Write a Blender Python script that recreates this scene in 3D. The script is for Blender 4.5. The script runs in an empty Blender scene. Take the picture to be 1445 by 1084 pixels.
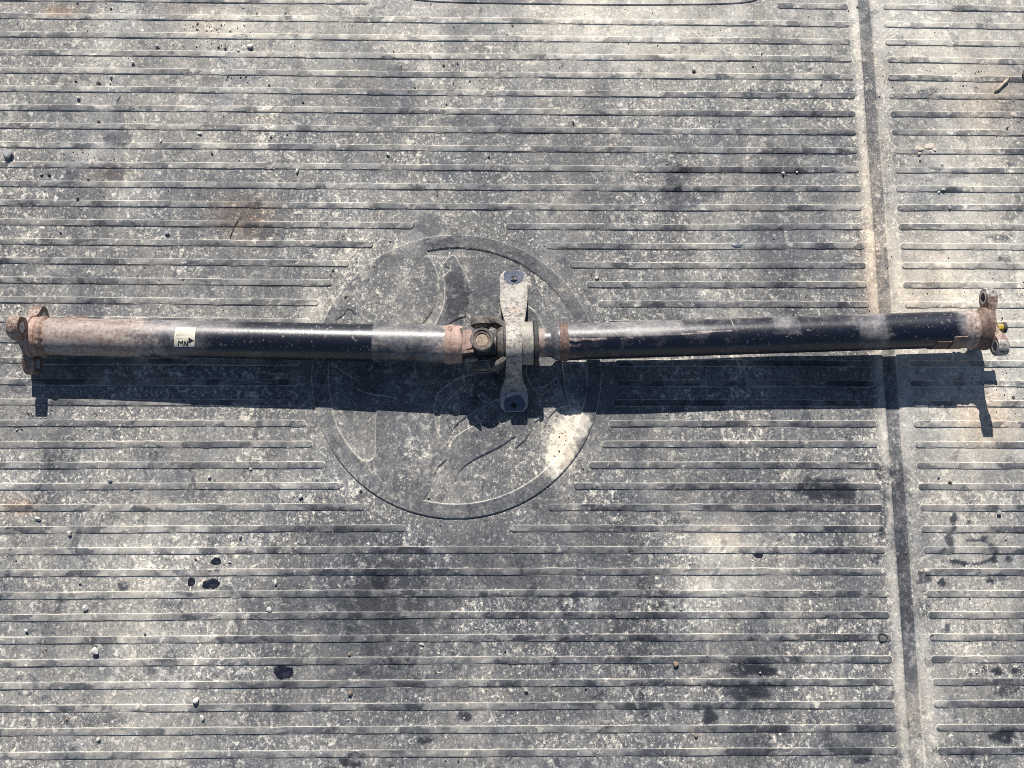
import bpy, bmesh, math, random
import numpy as np
from mathutils import Matrix, Vector, noise as mnoise
random.seed(7); rng = np.random.default_rng(7)
R = math.radians
scene = bpy.context.scene
COL = scene.collection
MM = 0.001

# ------------------------------------------------------------------ camera
F, CX, CY, H = 1500.0, 722.5, 542.0, 1500.0            # pixels of the photo; height in mm
CAM = (Matrix.Rotation(R(10.891), 3, 'X') @ Matrix.Rotation(R(-1.2835), 3, 'Y') @ Matrix.Rotation(R(0.1334), 3, 'Z'))
cd = bpy.data.cameras.new('camera'); cam = bpy.data.objects.new('camera', cd); COL.objects.link(cam)
cd.sensor_width = 36; cd.lens = 36*F/1445; cd.clip_start = .05; cd.clip_end = 100
cam.matrix_world = Matrix.Translation((0, 0, H*MM)) @ CAM.to_4x4()
scene.camera = cam
# ------------------------------------------------------------------ sky, sun, exposure
SUN_E, SUN_A = R(41.0), R(-6.4)                          # elevation, azimuth from +Y towards +X
w = bpy.data.worlds.new('World'); scene.world = w; w.use_nodes = True
sky = w.node_tree.nodes.new('ShaderNodeTexSky'); sky.sky_type = 'NISHITA'; sky.sun_disc = False
sky.sun_elevation = SUN_E; sky.sun_rotation = SUN_A; sky.air_density = 0.85; sky.dust_density = 0.4
bg = w.node_tree.nodes['Background']; bg.inputs['Strength'].default_value = 0.062
w.node_tree.links.new(sky.outputs[0], bg.inputs[0])
sl = bpy.data.lights.new('sun', 'SUN'); sl.energy = 5.0; sl.angle = R(0.5); sl.color = (1, .95, .87)
so = bpy.data.objects.new('sun', sl); COL.objects.link(so)
sdir = Vector((math.sin(SUN_A)*math.cos(SUN_E), math.cos(SUN_A)*math.cos(SUN_E), math.sin(SUN_E)))
so.rotation_euler = sdir.to_track_quat('Z', 'Y').to_euler(); so.location = (0, 1, 3)
scene.cycles.filter_width = .85; scene.cycles.use_denoising = False
scene.view_settings.view_transform = 'Standard'; scene.view_settings.look = 'None'
scene.view_settings.exposure = 0.40; scene.view_settings.gamma = 1

# ------------------------------------------------------------------ pixel of the photo <-> ground (mm)
RC = np.array(CAM)
def P(px, py, z=0.0):
    d = RC @ np.array([px-CX, CY-py, -F]); s = (H-z)/-d[2]
    return Vector((d[0]*s, d[1]*s, z))
def PN(px, py, z=0.0):
    d = np.stack([np.asarray(px, float)-CX, CY-np.asarray(py, float), np.full(np.shape(px), -F)], -1) @ RC.T
    s = (H-z)/-d[..., 2]; return d[..., 0]*s, d[..., 1]*s
def PIX(X, Y, z=0.0):
    v = np.stack([X, Y, np.full(np.shape(X), z-H)], -1) @ RC
    s = F/-v[..., 2]; return CX+v[..., 0]*s, CY-v[..., 1]*s
def wave(X, Y):
    return (1.1*np.sin(X/95+.6*np.sin(Y/140))*np.cos(Y/120+.4)+.9*np.sin(X/47-Y/210+1)*np.sin(Y/260+.5)
            + .6*np.sin(Y/33+X/160))*.55

# ------------------------------------------------------------------ materials
class G:
    def __init__(s, name):
        s.m = bpy.data.materials.new(name); s.m.use_nodes = True; s.t = s.m.node_tree
        s.b = s.t.nodes['Principled BSDF']; s.tc = s.t.nodes.new('ShaderNodeTexCoord').outputs['Object']
    def n(s, typ, **k):
        nd = s.t.nodes.new('ShaderNode'+typ)
        for a, v in k.items(): setattr(nd, a, v)
        return nd
    def put(s, sock, v):
        if isinstance(v, bpy.types.NodeSocket): s.t.links.new(v, sock)
        elif v is not None: sock.default_value = v
    def ma(s, op, a, b=None, c=None, clamp=False):
        nd = s.n('Math', operation=op, use_clamp=clamp)
        for i, v in enumerate((a, b, c)): s.put(nd.inputs[i], v)
        return nd.outputs[0]
    def add(s, *v):
        r = v[0]
        for x in v[1:]: r = s.ma('ADD', r, x)
        return r
    def mul(s, a, b): return s.ma('MULTIPLY', a, b)
    def ss(s, v, lo, hi, a=0.0, b=1.0):
        nd = s.n('MapRange', interpolation_type='SMOOTHSTEP')
        s.put(nd.inputs[0], v)
        for i, x in enumerate((lo, hi, a, b)): s.put(nd.inputs[i+1], x)
        return nd.outputs[0]
    def co(s, sc):
        nd = s.n('Mapping'); s.put(nd.inputs[0], s.tc); nd.inputs['Scale'].default_value = sc
        return nd.outputs[0]
    def noise(s, scale, det=3, rough=.55, sc=None, dist=0.0):
        nd = s.n('TexNoise'); s.put(nd.inputs['Vector'], s.co(sc) if sc else s.tc)
        nd.inputs['Scale'].default_value = scale; nd.inputs['Detail'].default_value = det
        nd.inputs['Roughness'].default_value = rough; nd.inputs['Distortion'].default_value = dist
        return nd.outputs[0]
    def vor(s, scale, feature='F1', rnd=1.0):
        nd = s.n('TexVoronoi', feature=feature); s.put(nd.inputs['Vector'], s.tc)
        nd.inputs['Scale'].default_value = scale; nd.inputs['Randomness'].default_value = rnd
        return nd
    def attr(s, name):
        return s.n('Attribute', attribute_name=name).outputs['Fac']
    def mix(s, f, a, b, blend='MIX'):
        nd = s.n('Mix', data_type='RGBA', blend_type=blend)
        s.put(nd.inputs[0], f)
        for i, v in ((6, a), (7, b)):
            s.put(nd.inputs[i], v if isinstance(v, bpy.types.NodeSocket) else (*v, 1))
        return nd.outputs[2]
    def ramp(s, f, stops):
        nd = s.n('ValToRGB'); s.put(nd.inputs[0], f); e = nd.color_ramp.elements
        while len(e) < len(stops): e.new(.5)
        for el, (p, c) in zip(e, stops): el.position = p; el.color = (*c, 1)
        return nd.outputs[0]
    def bump(s, h, strength, dist, base=None):
        nd = s.n('Bump'); nd.inputs['Strength'].default_value = strength; nd.inputs['Distance'].default_value = dist
        s.put(nd.inputs['Height'], h)
        if base: s.put(nd.inputs['Normal'], base)
        return nd.outputs[0]
    def out(s, col, rough, metal=0.0, spec=.5, normal=None):
        s.put(s.b.inputs['Base Color'], col if isinstance(col, bpy.types.NodeSocket) else (*col, 1))
        s.put(s.b.inputs['Roughness'], rough); s.put(s.b.inputs['Metallic'], metal)
        s.put(s.b.inputs['Specular IOR Level'], spec)
        if normal: s.put(s.b.inputs['Normal'], normal)
        return s.m

def mat_rubber():
    g = G('dusty_rubber')
    rib, dirt, warm = g.attr('rib'), g.attr('dirt'), g.attr('warm')
    c = lambda v: g.ma('SUBTRACT', v, .5)
    valley = g.ma('SUBTRACT', 1.0, rib)
    big = c(g.noise(5, 3, .6)); mid = c(g.noise(30, 5, .66)); blot = c(g.noise(85, 4, .6, dist=.6))
    fine = c(g.noise(260, 4, .65, sc=(1, .8, 1)))
    streak = c(g.noise(330, 3, .6, sc=(1, .3, 1)))
    run = c(g.noise(34, 5, .7, sc=(.6, 1.6, 1)))
    clus = c(g.noise(13, 3, .6))
    segn = g.noise(11, 6, .62, sc=(1, 1.6, 1), dist=.3)                  # bare stretches along the rib tops
    seg = g.mul(g.ss(g.add(segn, g.mul(clus, .10)), .52, .545), g.ss(g.noise(7, 2, .5), .35, .62, .45, 1.15))
    patch = g.ss(g.noise(26, 4, .55, dist=.5), .62, .65)                # rubbed bare patches anywhere
    brk_ = g.ss(g.noise(52, 5, .7, dist=.3), .40, .50, .25, 1.0)         # stains and spills are ragged, never solid
    neg = g.mul(g.ma('MINIMUM', dirt, 0.0), brk_)
    pos = g.ma('MAXIMUM', dirt, 0.0); heap = g.ma('MAXIMUM', g.ma('SUBTRACT', dirt, .5), 0.0)
    pos = g.ma('SUBTRACT', pos, g.mul(heap, g.ss(g.noise(70, 5, .7), .42, .50, .8, 0.0)))
    rot = g.n('Mapping'); g.put(rot.inputs[0], g.tc); rot.inputs['Rotation'].default_value = (0, 0, R(38)); rot.inputs['Scale'].default_value = (1, .38, 1)
    sm = g.n('TexNoise'); g.put(sm.inputs['Vector'], rot.outputs[0]); sm.inputs['Scale'].default_value = 9; sm.inputs['Detail'].default_value = 5; sm.inputs['Roughness'].default_value = .6; sm.inputs['Distortion'].default_value = .6
    smear = c(sm.outputs[0])                                            # broad swept smears
    calm = g.ss(neg, -.42, -.08, .30, 1.0)                              # oil-wet rubber shows few specks
    v = g.add(.485, g.mul(big, .30), g.mul(mid, .36), g.mul(smear, .52), g.mul(pos, .44), g.mul(neg, .72), g.mul(patch, -.11))
    def spots(scale, thr, soft, amt, sc=None):
        n_ = g.noise(scale, 3, .55, sc=sc, dist=.35)
        n_ = g.add(n_, g.mul(clus, .22))
        return g.mul(g.ss(n_, thr, thr+soft), amt)
    tv = g.add(g.mul(blot, .24), g.mul(fine, .52), g.mul(streak, .26), spots(150, .585, .05, .20, (1, .8, 1)), spots(78, .60, .04, .17), spots(270, .60, .06, .16), g.mul(g.ss(g.noise(210, 2, .5), .30, .36, 1, 0), -.14))
    quiet = g.mul(calm, g.mul(g.ss(g.noise(6, 2, .5), .35, .65, .7, 1.3), g.ss(dirt, .05, .40, .92, .55)))
    tr = g.add(g.mul(run, .30), g.mul(fine, .26), g.mul(seg, -.17), g.mul(spots(95, .64, .03, .20), 1.0), .03)
    v = g.add(v, g.mul(g.mul(tv, valley), quiet), g.mul(tr, rib))
    # splashes: pale drop marks, some only a ring, and crumbs of dried mud
    wob = g.n('TexNoise'); g.put(wob.inputs['Vector'], g.tc); wob.inputs['Scale'].default_value = 240
    vm = g.n('VectorMath', operation='MULTIPLY_ADD'); g.put(vm.inputs[0], wob.outputs['Color']); vm.inputs[1].default_value = (.005, .005, .005); g.put(vm.inputs[2], g.tc)
    for sc_, r0, r1, dens, amt in ((160, .16, .24, .62, .26), (80, .12, .18, .72, .24), (300, .18, .28, .66, .24), (46, .09, .13, .80, .2)):
        vo = g.vor(sc_); g.put(vo.inputs['Vector'], vm.outputs[0])
        sep = g.n('SeparateColor'); g.put(sep.inputs[0], vo.outputs['Color'])
        on = g.ma('GREATER_THAN', g.add(sep.outputs[0], g.mul(clus, .35)), dens)
        dot = g.ss(vo.outputs['Distance'], r0, r1, 1.0, 0.0)
        hole = g.mul(g.ss(vo.outputs['Distance'], r0*.35, r0*.8, 1.0, 0.0), g.ma('GREATER_THAN', sep.outputs[1], .72))
        dot = g.ma('SUBTRACT', dot, g.mul(hole, 1.2))
        v = g.add(v, g.mul(g.mul(g.mul(dot, on), amt), g.mul(g.ss(rib, 0, 1, 1.0, .45), quiet)))
    col = g.ramp(v, [(0.0, (.018, .020, .027)), (.26, (.050, .053, .062)), (.44, (.125, .127, .133)),
                     (.58, (.260, .251, .236)), (.76, (.488, .462, .408)), (.95, (.77, .71, .60))])
    col = g.mix(g.ss(warm, 0, 1, 0.0, .8), col, g.mix(1.0, col, (1.0, .74, .56), 'MULTIPLY'))
    cool = g.noise(11, 2, .5)
    col = g.mix(g.ss(cool, .42, .7, 0.0, .35), col, g.mix(1.0, col, (.88, .96, 1.1), 'MULTIPLY'))
    h = g.add(g.mul(spots(150, .585, .05, .4, (1, .8, 1)), valley), g.mul(fine, .8), g.mul(streak, g.mul(valley, .5)), g.mul(blot, .7))
    nrm = g.bump(h, .55, .0016)
    return g.out(col, g.ss(v, .2, .6, .5, .85), spec=.35, normal=nrm)

def mat_tube():
    g = G('worn_black_paint')
    rust, dust = g.attr('rust'), g.attr('dust')
    nm = g.noise(28, 6, .65); nf = g.noise(190, 4, .65); nl = g.noise(60, 5, .7, sc=(.3, 1, 1))
    mixn = g.add(g.mul(nm, .5), g.mul(nf, .2), g.mul(nl, .3))
    def mask(d, k):
        t = g.ma('SUBTRACT', 1.0, d)
        t = g.ma('MULTIPLY_ADD', t, .5, .25)
        return g.ss(g.ma('SUBTRACT', mixn, t), -k, k)
    dm = g.mul(mask(dust, .24), .86); rm = mask(rust, .09)
    dm = g.ma('MAXIMUM', dm, g.mul(g.ss(nf, .60, .70), .55))
    paint = g.mix(nm, (.004, .0055, .012), (.009, .012, .026))
    dcol = g.ramp(g.add(g.mul(nf, .6), g.mul(nm, .4)), [(.3, (.12, .118, .128)), (.5, (.225, .215, .222)), (.68, (.38, .355, .335))])
    rcol = g.ramp(g.add(g.mul(nf, .5), g.mul(nl, .5)), [(.30, (.085, .048, .038)), (.45, (.225, .172, .152)), (.6, (.385, .325, .292)), (.75, (.51, .455, .42))])
    col = g.mix(dm, paint, dcol); col = g.mix(rm, col, rcol)
    pit = g.ss(g.noise(150, 3, .6), .60, .66)
    col = g.mix(g.mul(g.mul(pit, rm), .55), col, (.085, .055, .045))
    dots = g.vor(210); sep = g.n('SeparateColor'); g.put(sep.inputs[0], dots.outputs['Color'])
    dot = g.mul(g.ss(dots.outputs['Distance'], .1, .24, 1.0, 0.0), g.ma('GREATER_THAN', sep.outputs[0], .80))
    col = g.mix(g.mul(dot, .32), col, (.42, .38, .33))
    ro = g.ma('MAXIMUM', g.ss(dm, 0, 1, .34, .46), g.ss(rm, 0, 1, .3, .6))
    return g.out(col, ro, spec=.62, normal=g.bump(g.add(g.mul(nf, .45), g.mul(rm, .25), g.mul(dm, .1)), .35, .0012))

def mat_steel(name, dark, mid, pale, rough=.65, metal=0.0, sc=1.0, bumpd=.0012):
    g = G(name)
    a = g.noise(45*sc, 6, .68); b = g.noise(230*sc, 4, .65)
    v = g.add(g.mul(a, .55), g.mul(b, .45))
    col = g.ramp(v, [(.34, dark), (.5, mid), (.66, pale)])
    return g.out(col, g.ss(a, .3, .7, rough-.12, rough+.12), metal=metal, normal=g.bump(v, .45, bumpd))

M_RUB = mat_rubber(); M_TUBE = mat_tube()
M_RUST = mat_steel('rusty_steel', (.075, .042, .032), (.26, .172, .138), (.46, .36, .305), .7)
M_RUSTD = mat_steel('rusty_dark_steel', (.035, .022, .018), (.135, .085, .068), (.29, .215, .18), .66)
M_RUSTP = mat_steel('pale_rusty_steel', (.06, .04, .034), (.30, .235, .20), (.60, .53, .47), .65, sc=1.3)
M_PINK = mat_steel('rust_red_steel', (.17, .09, .07), (.36, .24, .20), (.52, .41, .355), .7)
M_DUSTY = mat_steel('dusty_plated_steel', (.06, .062, .075), (.46, .43, .385), (.68, .64, .56), .55, sc=1.2)
def mat_flange():
    g = G('flange_steel')
    a = g.noise(60, 6, .68); b = g.noise(240, 4, .65); p = g.noise(130, 3, .6); v = g.add(g.mul(a, .5), g.mul(b, .5))
    col = g.ramp(v, [(.36, (.06, .036, .028)), (.47, (.185, .122, .098)), (.56, (.305, .228, .19)), (.68, (.46, .385, .335))])
    col = g.mix(g.ss(p, .60, .66, 0, .6), col, (.055, .034, .028))
    tip = g.ss(g.add(g.attr('tip'), g.mul(g.ma('SUBTRACT', a, .5), 1.6)), .55, .75)
    bare = g.ramp(b, [(.35, (.07, .066, .068)), (.5, (.26, .245, .24)), (.65, (.50, .48, .46))])
    col = g.mix(g.mul(tip, .85), col, bare)
    return g.out(col, g.ss(tip, 0, 1, .62, .36), spec=.5, normal=g.bump(g.add(v, g.mul(g.ss(p, .58, .66), -.5)), .55, .0016))
M_FLANGE = mat_flange()
M_SLEEVE = mat_steel('clean_steel', (.16, .17, .18), (.36, .37, .385), (.55, .56, .57), .35)
def mat_plate():
    g = G('worn_plated_steel')
    a = g.noise(70, 5, .65); b = g.noise(170, 3, .6, dist=.4); c = g.noise(330, 4, .7); d = g.noise(24, 3, .55)
    col = g.ramp(g.add(g.mul(a, .5), g.mul(c, .5)), [(.36, (.15, .137, .128)), (.5, (.345, .318, .285)), (.64, (.57, .53, .465))])
    col = g.mix(g.ss(g.add(g.mul(a, .6), g.mul(d, .4)), .54, .62, 0, .6), col, (.36, .245, .185))
    spot = g.ss(g.add(b, g.mul(g.ma('SUBTRACT', d, .5), .25)), .545, .60)
    col = g.mix(g.mul(spot, .72), col, (.075, .076, .09))
    return g.out(col, g.ss(spot, 0, 1, .62, .5), metal=.0, normal=g.bump(g.add(g.mul(c, .4), g.mul(spot, -.3)), .5, .0012))
M_PLATE = mat_plate()
M_YOKE = mat_steel('greasy_yoke_steel', (.026, .024, .024), (.10, .09, .084), (.27, .23, .20), .55)
M_IRON = mat_steel('dark_iron', (.012, .013, .015), (.040, .041, .044), (.125, .12, .112), .55)
M_BARE = mat_steel('worn_bare_steel', (.10, .09, .09), (.33, .31, .30), (.58, .56, .54), .38, metal=.55)
M_CAP = mat_steel('bearing_cap_steel', (.12, .075, .05), (.36, .29, .22), (.66, .58, .46), .42, metal=.25, sc=2)
M_GREY = mat_steel('dusty_grey_steel', (.12, .11, .10), (.30, .28, .245), (.46, .43, .37), .6)
M_BLUE = mat_steel('clean_blue_grey_steel', (.05, .062, .095), (.085, .105, .155), (.15, .17, .22), .45)
M_SEAL = mat_steel('dusty_black_rubber', (.014, .015, .018), (.045, .045, .046), (.15, .14, .125), .75)
M_BRASS = mat_steel('brass', (.14, .10, .04), (.34, .26, .11), (.55, .45, .22), .35, metal=.7)
M_YEL = mat_steel('yellow_paint', (.40, .24, .01), (.62, .42, .02), (.72, .55, .10), .5)
M_GND = mat_steel('painted_floor', (.04, .04, .043), (.075, .075, .078), (.14, .135, .13), .6)
M_OIL = mat_steel('black_oil', (.004, .005, .010), (.010, .012, .024), (.035, .037, .05), .36)
M_INK = mat_steel('black_ink', (.006, .006, .01), (.012, .012, .02), (.03, .03, .04), .6)
M_FAINT = mat_steel('faded_print', (.40, .39, .33), (.50, .48, .41), (.62, .60, .52), .7)
M_PAPER = mat_steel('off_white_paper', (.42, .39, .31), (.63, .60, .50), (.74, .71, .61), .7, bumpd=.0003)
M_STONE = [mat_steel('grey_stone', (.14, .14, .145), (.33, .33, .335), (.50, .50, .49), .8, sc=2.5),
           mat_steel('pale_stone', (.34, .32, .29), (.58, .56, .52), (.78, .76, .71), .8, sc=2.5),
           mat_steel('brown_stone', (.09, .065, .05), (.25, .185, .14), (.44, .36, .29), .8, sc=2.5),
           mat_steel('dark_stone', (.03, .03, .033), (.085, .085, .088), (.19, .185, .18), .8, sc=2.5)]
M_TWIG = mat_steel('dry_straw', (.16, .12, .08), (.42, .35, .25), (.62, .55, .43), .8)
M_MUD = mat_steel('dried_mud', (.36, .30, .23), (.56, .49, .41), (.72, .66, .58), .85)

# ------------------------------------------------------------------ object helpers
def link(name, me, parent=None, mat=None):
    o = bpy.data.objects.new(name, me); COL.objects.link(o)
    if parent: o.parent = parent
    if mat: me.materials.append(mat)
    return o
def tag(o, label=None, cat=None, group=None, kind=None):
    for k, v in (('label', label), ('category', cat), ('group', group), ('kind', kind)):
        if v: o[k] = v
    return o
def empty(name, loc=(0, 0, 0)):
    o = bpy.data.objects.new(name, None); COL.objects.link(o); o.location = loc; o.empty_display_size = .05
    return o
def pydata(name, V, Fs, attrs=None, smooth=True, sharp=None):
    me = bpy.data.meshes.new(name); me.from_pydata([tuple(v) for v in V], [], Fs); me.update()
    for k, a in (attrs or {}).items():
        at = me.attributes.new(k, 'FLOAT', 'POINT'); at.data.foreach_set('value', np.asarray(a, np.float32))
    if smooth:
        me.polygons.foreach_set('use_smooth', np.ones(len(me.polygons), bool))
        if sharp: me.set_sharp_from_angle(angle=R(sharp))
    return me
def gridmesh(name, V, nr, nc, keep=None, attrs=None):
    """V (nr*nc,3) numpy; quads between neighbours; rows run +Y, columns +X"""
    i = np.arange(nr*nc).reshape(nr, nc)
    q = np.stack([i[:-1, :-1], i[:-1, 1:], i[1:, 1:], i[1:, :-1]], -1).reshape(-1, 4)
    if keep is not None: q = q[keep.reshape(-1)[q].any(1)]
    me = bpy.data.meshes.new(name); n = len(q)
    me.vertices.add(len(V)); me.vertices.foreach_set('co', V.astype(np.float32).ravel())
    me.loops.add(n*4); me.loops.foreach_set('vertex_index', q.ravel().astype(np.int32))
    me.polygons.add(n); me.polygons.foreach_set('loop_start', (np.arange(n)*4).astype(np.int32))
    me.polygons.foreach_set('use_smooth', np.ones(n, bool))
    me.update(calc_edges=True); me.validate()
    for k, a in (attrs or {}).items():
        at = me.attributes.new(k, 'FLOAT', 'POINT'); at.data.foreach_set('value', np.asarray(a, np.float32).ravel())
    return me

# ------------------------------------------------------------------ dirt that lies on the mat, in photo pixels
GX0, GX1 = 574.3, 594.8                                     # the long groove, in mm
STAINS = [  # px, py, rx, ry, amount, hard edge
 (722, 10, 900, 60, .30, 0), (722, 110, 900, 130, .10, 0), (300, 640, 90, 60, .16, 0), (360, 790, 130, 40, .12, 0), (560, 880, 60, 130, -.16, 0), (470, 800, 70, 90, -.12, 0), (1080, 720, 70, 40, -.14, 0),
 (900, 900, 100, 60, -.12, 0), (950, 240, 130, 60, -.14, 0), (1020, 790, 50, 60, .22, 0), (180, 1010, 190, 80, .12, 0), (520, 640, 60, 40, .12, 0), (1200, 330, 40, 100, .12, 0), (1110, 350, 60, 14, .12, 0), (1345, 700, 120, 300, .10, 0), (60, 760, 120, 60, .12, 0), (880, 55, 130, 60, .32, 0), (1100, 110, 140, 60, .12, 0), (300, 38, 60, 16, .30, 0), (240, 110, 200, 60, .12, 0),
 (110, 215, 50, 12, .35, 0), (1340, 90, 110, 90, .22, 0), (1375, 440, 110, 130, .6, 0), (1400, 600, 70, 70, .38, 0), (1360, 230, 90, 60, .18, 0),
 (793, 632, 22, 34, .85, 1), (784, 655, 12, 20, .6, 1), (812, 600, 22, 22, .8, 1), (800, 615, 30, 40, .25, 0), (1015, 760, 55, 25, .40, 0), (1022, 825, 42, 16, .38, 0), (985, 850, 60, 30, .2, 0),
 (90, 930, 130, 130, .20, 0), (250, 895, 60, 16, .22, 0), (620, 800, 90, 20, -.1, 0), (480, 700, 120, 40, .12, 0), (440, 430, 20, 30, .45, 0),
 (165, 197, 20, 9, -.45, 1), (100, 247, 7, 8, -.5, 1), (160, 246, 14, 9, -.5, 1), (172, 195, 6, 14, -.4, 1),
 (655, 172, 30, 9, -.45, 1), (712, 172, 14, 9, -.5, 1), (740, 186, 90, 6, -.35, 0), (640, 240, 60, 10, -.2, 0), (955, 254, 18, 18, -.5, 1), (965, 277, 52, 14, -.42, 1),
 (370, 325, 30, 12, -.42, 1), (345, 290, 60, 40, -.18, 0), (608, 318, 22, 16, -.4, 1), (620, 345, 26, 9, -.4, 1), (520, 130, 60, 12, -.12, 0),
 (1165, 690, 42, 16, -.42, 1), (1205, 705, 20, 10, -.4, 0), (1249, 683, 8, 26, -.55, 1), (1247, 735, 7, 22, -.4, 1), (1235, 790, 7, 7, -.4, 1), (1255, 765, 10, 16, -.3, 0),
 (1346, 733, 6, 10, -.6, 1), (1340, 760, 5, 14, -.55, 1), (1366, 736, 3, 3, -.5, 1), (1347, 793, 6, 4, -.6, 1), (1358, 797, 5, 4, -.6, 1), (1403, 790, 5, 5, -.6, 1), (1423, 790, 5, 5, -.6, 1),
 (1387, 760, 7, 4, -.5, 1), (1330, 821, 5, 5, -.6, 1), (1397, 820, 4, 5, -.6, 1), (1303, 815, 8, 12, -.5, 1), (1303, 855, 8, 14, -.4, 0), (1335, 887, 8, 6, -.5, 1),
 (1408, 947, 6, 6, -.65, 1), (1388, 945, 4, 5, -.6, 1), (1434, 947, 5, 5, -.6, 1), (1415, 1040, 17, 9, -.6, 1), (1420, 975, 20, 6, -.4, 1), (1372, 1068, 4, 4, -.5, 1),
 (1055, 945, 32, 8, -.45, 1), (1082, 948, 14, 5, -.45, 1), (1040, 965, 85, 6, -.4, 1), (1058, 979, 30, 10, -.42, 1), (1002, 1012, 10, 10, -.55, 1), (1040, 997, 60, 6, -.35, 0),
 (1165, 1045, 14, 22, -.35, 0), (1215, 1073, 8, 4, -.5, 1), (1230, 1028, 30, 8, -.35, 0), (1190, 1060, 20, 8, -.3, 0), (500, 1078, 10, 4, -.5, 1), (655, 1010, 8, 6, -.5, 1), (485, 1076, 6, 6, -.5, 1),
 (600, 1045, 8, 5, -.5, 1), (175, 827, 7, 7, -.5, 1), (85, 850, 6, 12, -.35, 1), (860, 880, 260, 130, -.12, 0), (520, 845, 150, 80, -.14, 0), (210, 960, 60, 60, -.1, 0),
 (150, 1015, 30, 8, -.3, 0), (535, 822, 8, 18, -.4, 1), (510, 950, 16, 6, -.35, 0), (880, 590, 200, 30, -.05, 0), (700, 420, 60, 60, -.20, 0), (645, 420, 16, 40, -.35, 1),
 (640, 410, 190, 190, -.05, 0), (560, 400, 40, 60, .12, 0), (700, 680, 80, 60, -.10, 0), (1060, 1045, 20, 8, -.3, 0), (1200, 545, 60, 40, -.1, 0), (1415, 365, 10, 6, -.4, 1),
 (1345, 270, 14, 6, -.35, 1), (1410, 335, 20, 5, -.4, 1), (1350, 245, 20, 6, -.4, 1), (1310, 130, 14, 5, -.4, 1), (1120, 215, 50, 7, -.35, 1), (1100, 240, 60, 7, -.3, 1), (970, 240, 30, 7, -.35, 1),
 (1090, 132, 60, 6, -.35, 1), (1150, 160, 60, 6, -.3, 1), (1185, 188, 25, 6, -.4, 1), (1330, 1060, 60, 8, -.3, 0), (1395, 900, 30, 6, -.3, 0)]
WARM = [(345, 305, 50, 35, .8), (85, 15, 30, 10, .8), (245, 12, 40, 8, .4), (30, 715, 40, 18, .7), (150, 245, 40, 14, .6), (1290, 420, 90, 90, .35), (1400, 140, 70, 60, .45),
        (798, 622, 34, 44, .45), (1015, 760, 50, 25, .35), (205, 715, 10, 12, .4), (290, 40, 50, 16, .3), (1290, 1000, 30, 60, .3), (730, 370, 200, 40, .1), (1230, 300, 25, 300, .35), (1390, 590, 60, 60, .5)]
def dirt_at(X, Y, sharpen=True):
    px, py = PIX(X, Y); d = np.zeros(np.shape(X))
    wx = 3*np.sin(px/5.1+py/7.3)+2.2*np.sin(px/2.3-py/3.1); wy = 2*np.sin(px/6.7-py/4.9)+1.3*np.sin(px/2.9+py/2.2)
    for x, y, rx, ry, a, hard in STAINS:
        m = (np.abs(px-x) < rx*3+8) & (np.abs(py-y) < ry*3+8)
        q = (((px-x+wx*min(1, rx/9))[m]/rx)**2+((py-y+wy*min(1, ry/9))[m]/ry)**2)
        d[m] += a*(1/(1+np.exp((np.sqrt(q)-1)*15)) if hard else np.exp(-q*.9))
    q = np.sqrt(((px-1372+wx*.3)/31)**2+((py-779+wy*.3)/17)**2); d -= .6*np.exp(-((q-1)/.11)**2)*(px+py*.3 > 1590)
    q = np.hypot(px-36, py-967+wy*.4)/15; d -= .35*np.exp(-((q-1)/.1)**2)
    d += .46*np.exp(-((X-(GX0-7))/8.5)**2)*(X < GX0)+.14*np.exp(-((X-GX1-8)/8)**2)*(X > GX1)   # dust swept up along the groove
    d += .10*(X > GX1)
    return d
def rib_wear(X, Y):
    px, py = PIX(X, Y)
    return -.07*(1/(1+np.exp(-(px-1020)/70)))-.09*(X > GX1)-.06*np.exp(-((py-620)/140)**2)+.07*(py < 300)*(px < 1000)
def warm_at(X, Y):
    px, py = PIX(X, Y); d = np.zeros(np.shape(X))
    for x, y, rx, ry, a in WARM: d += a*np.exp(-((px-x)/rx)**2-((py-y)/ry)**2)
    return d

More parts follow.
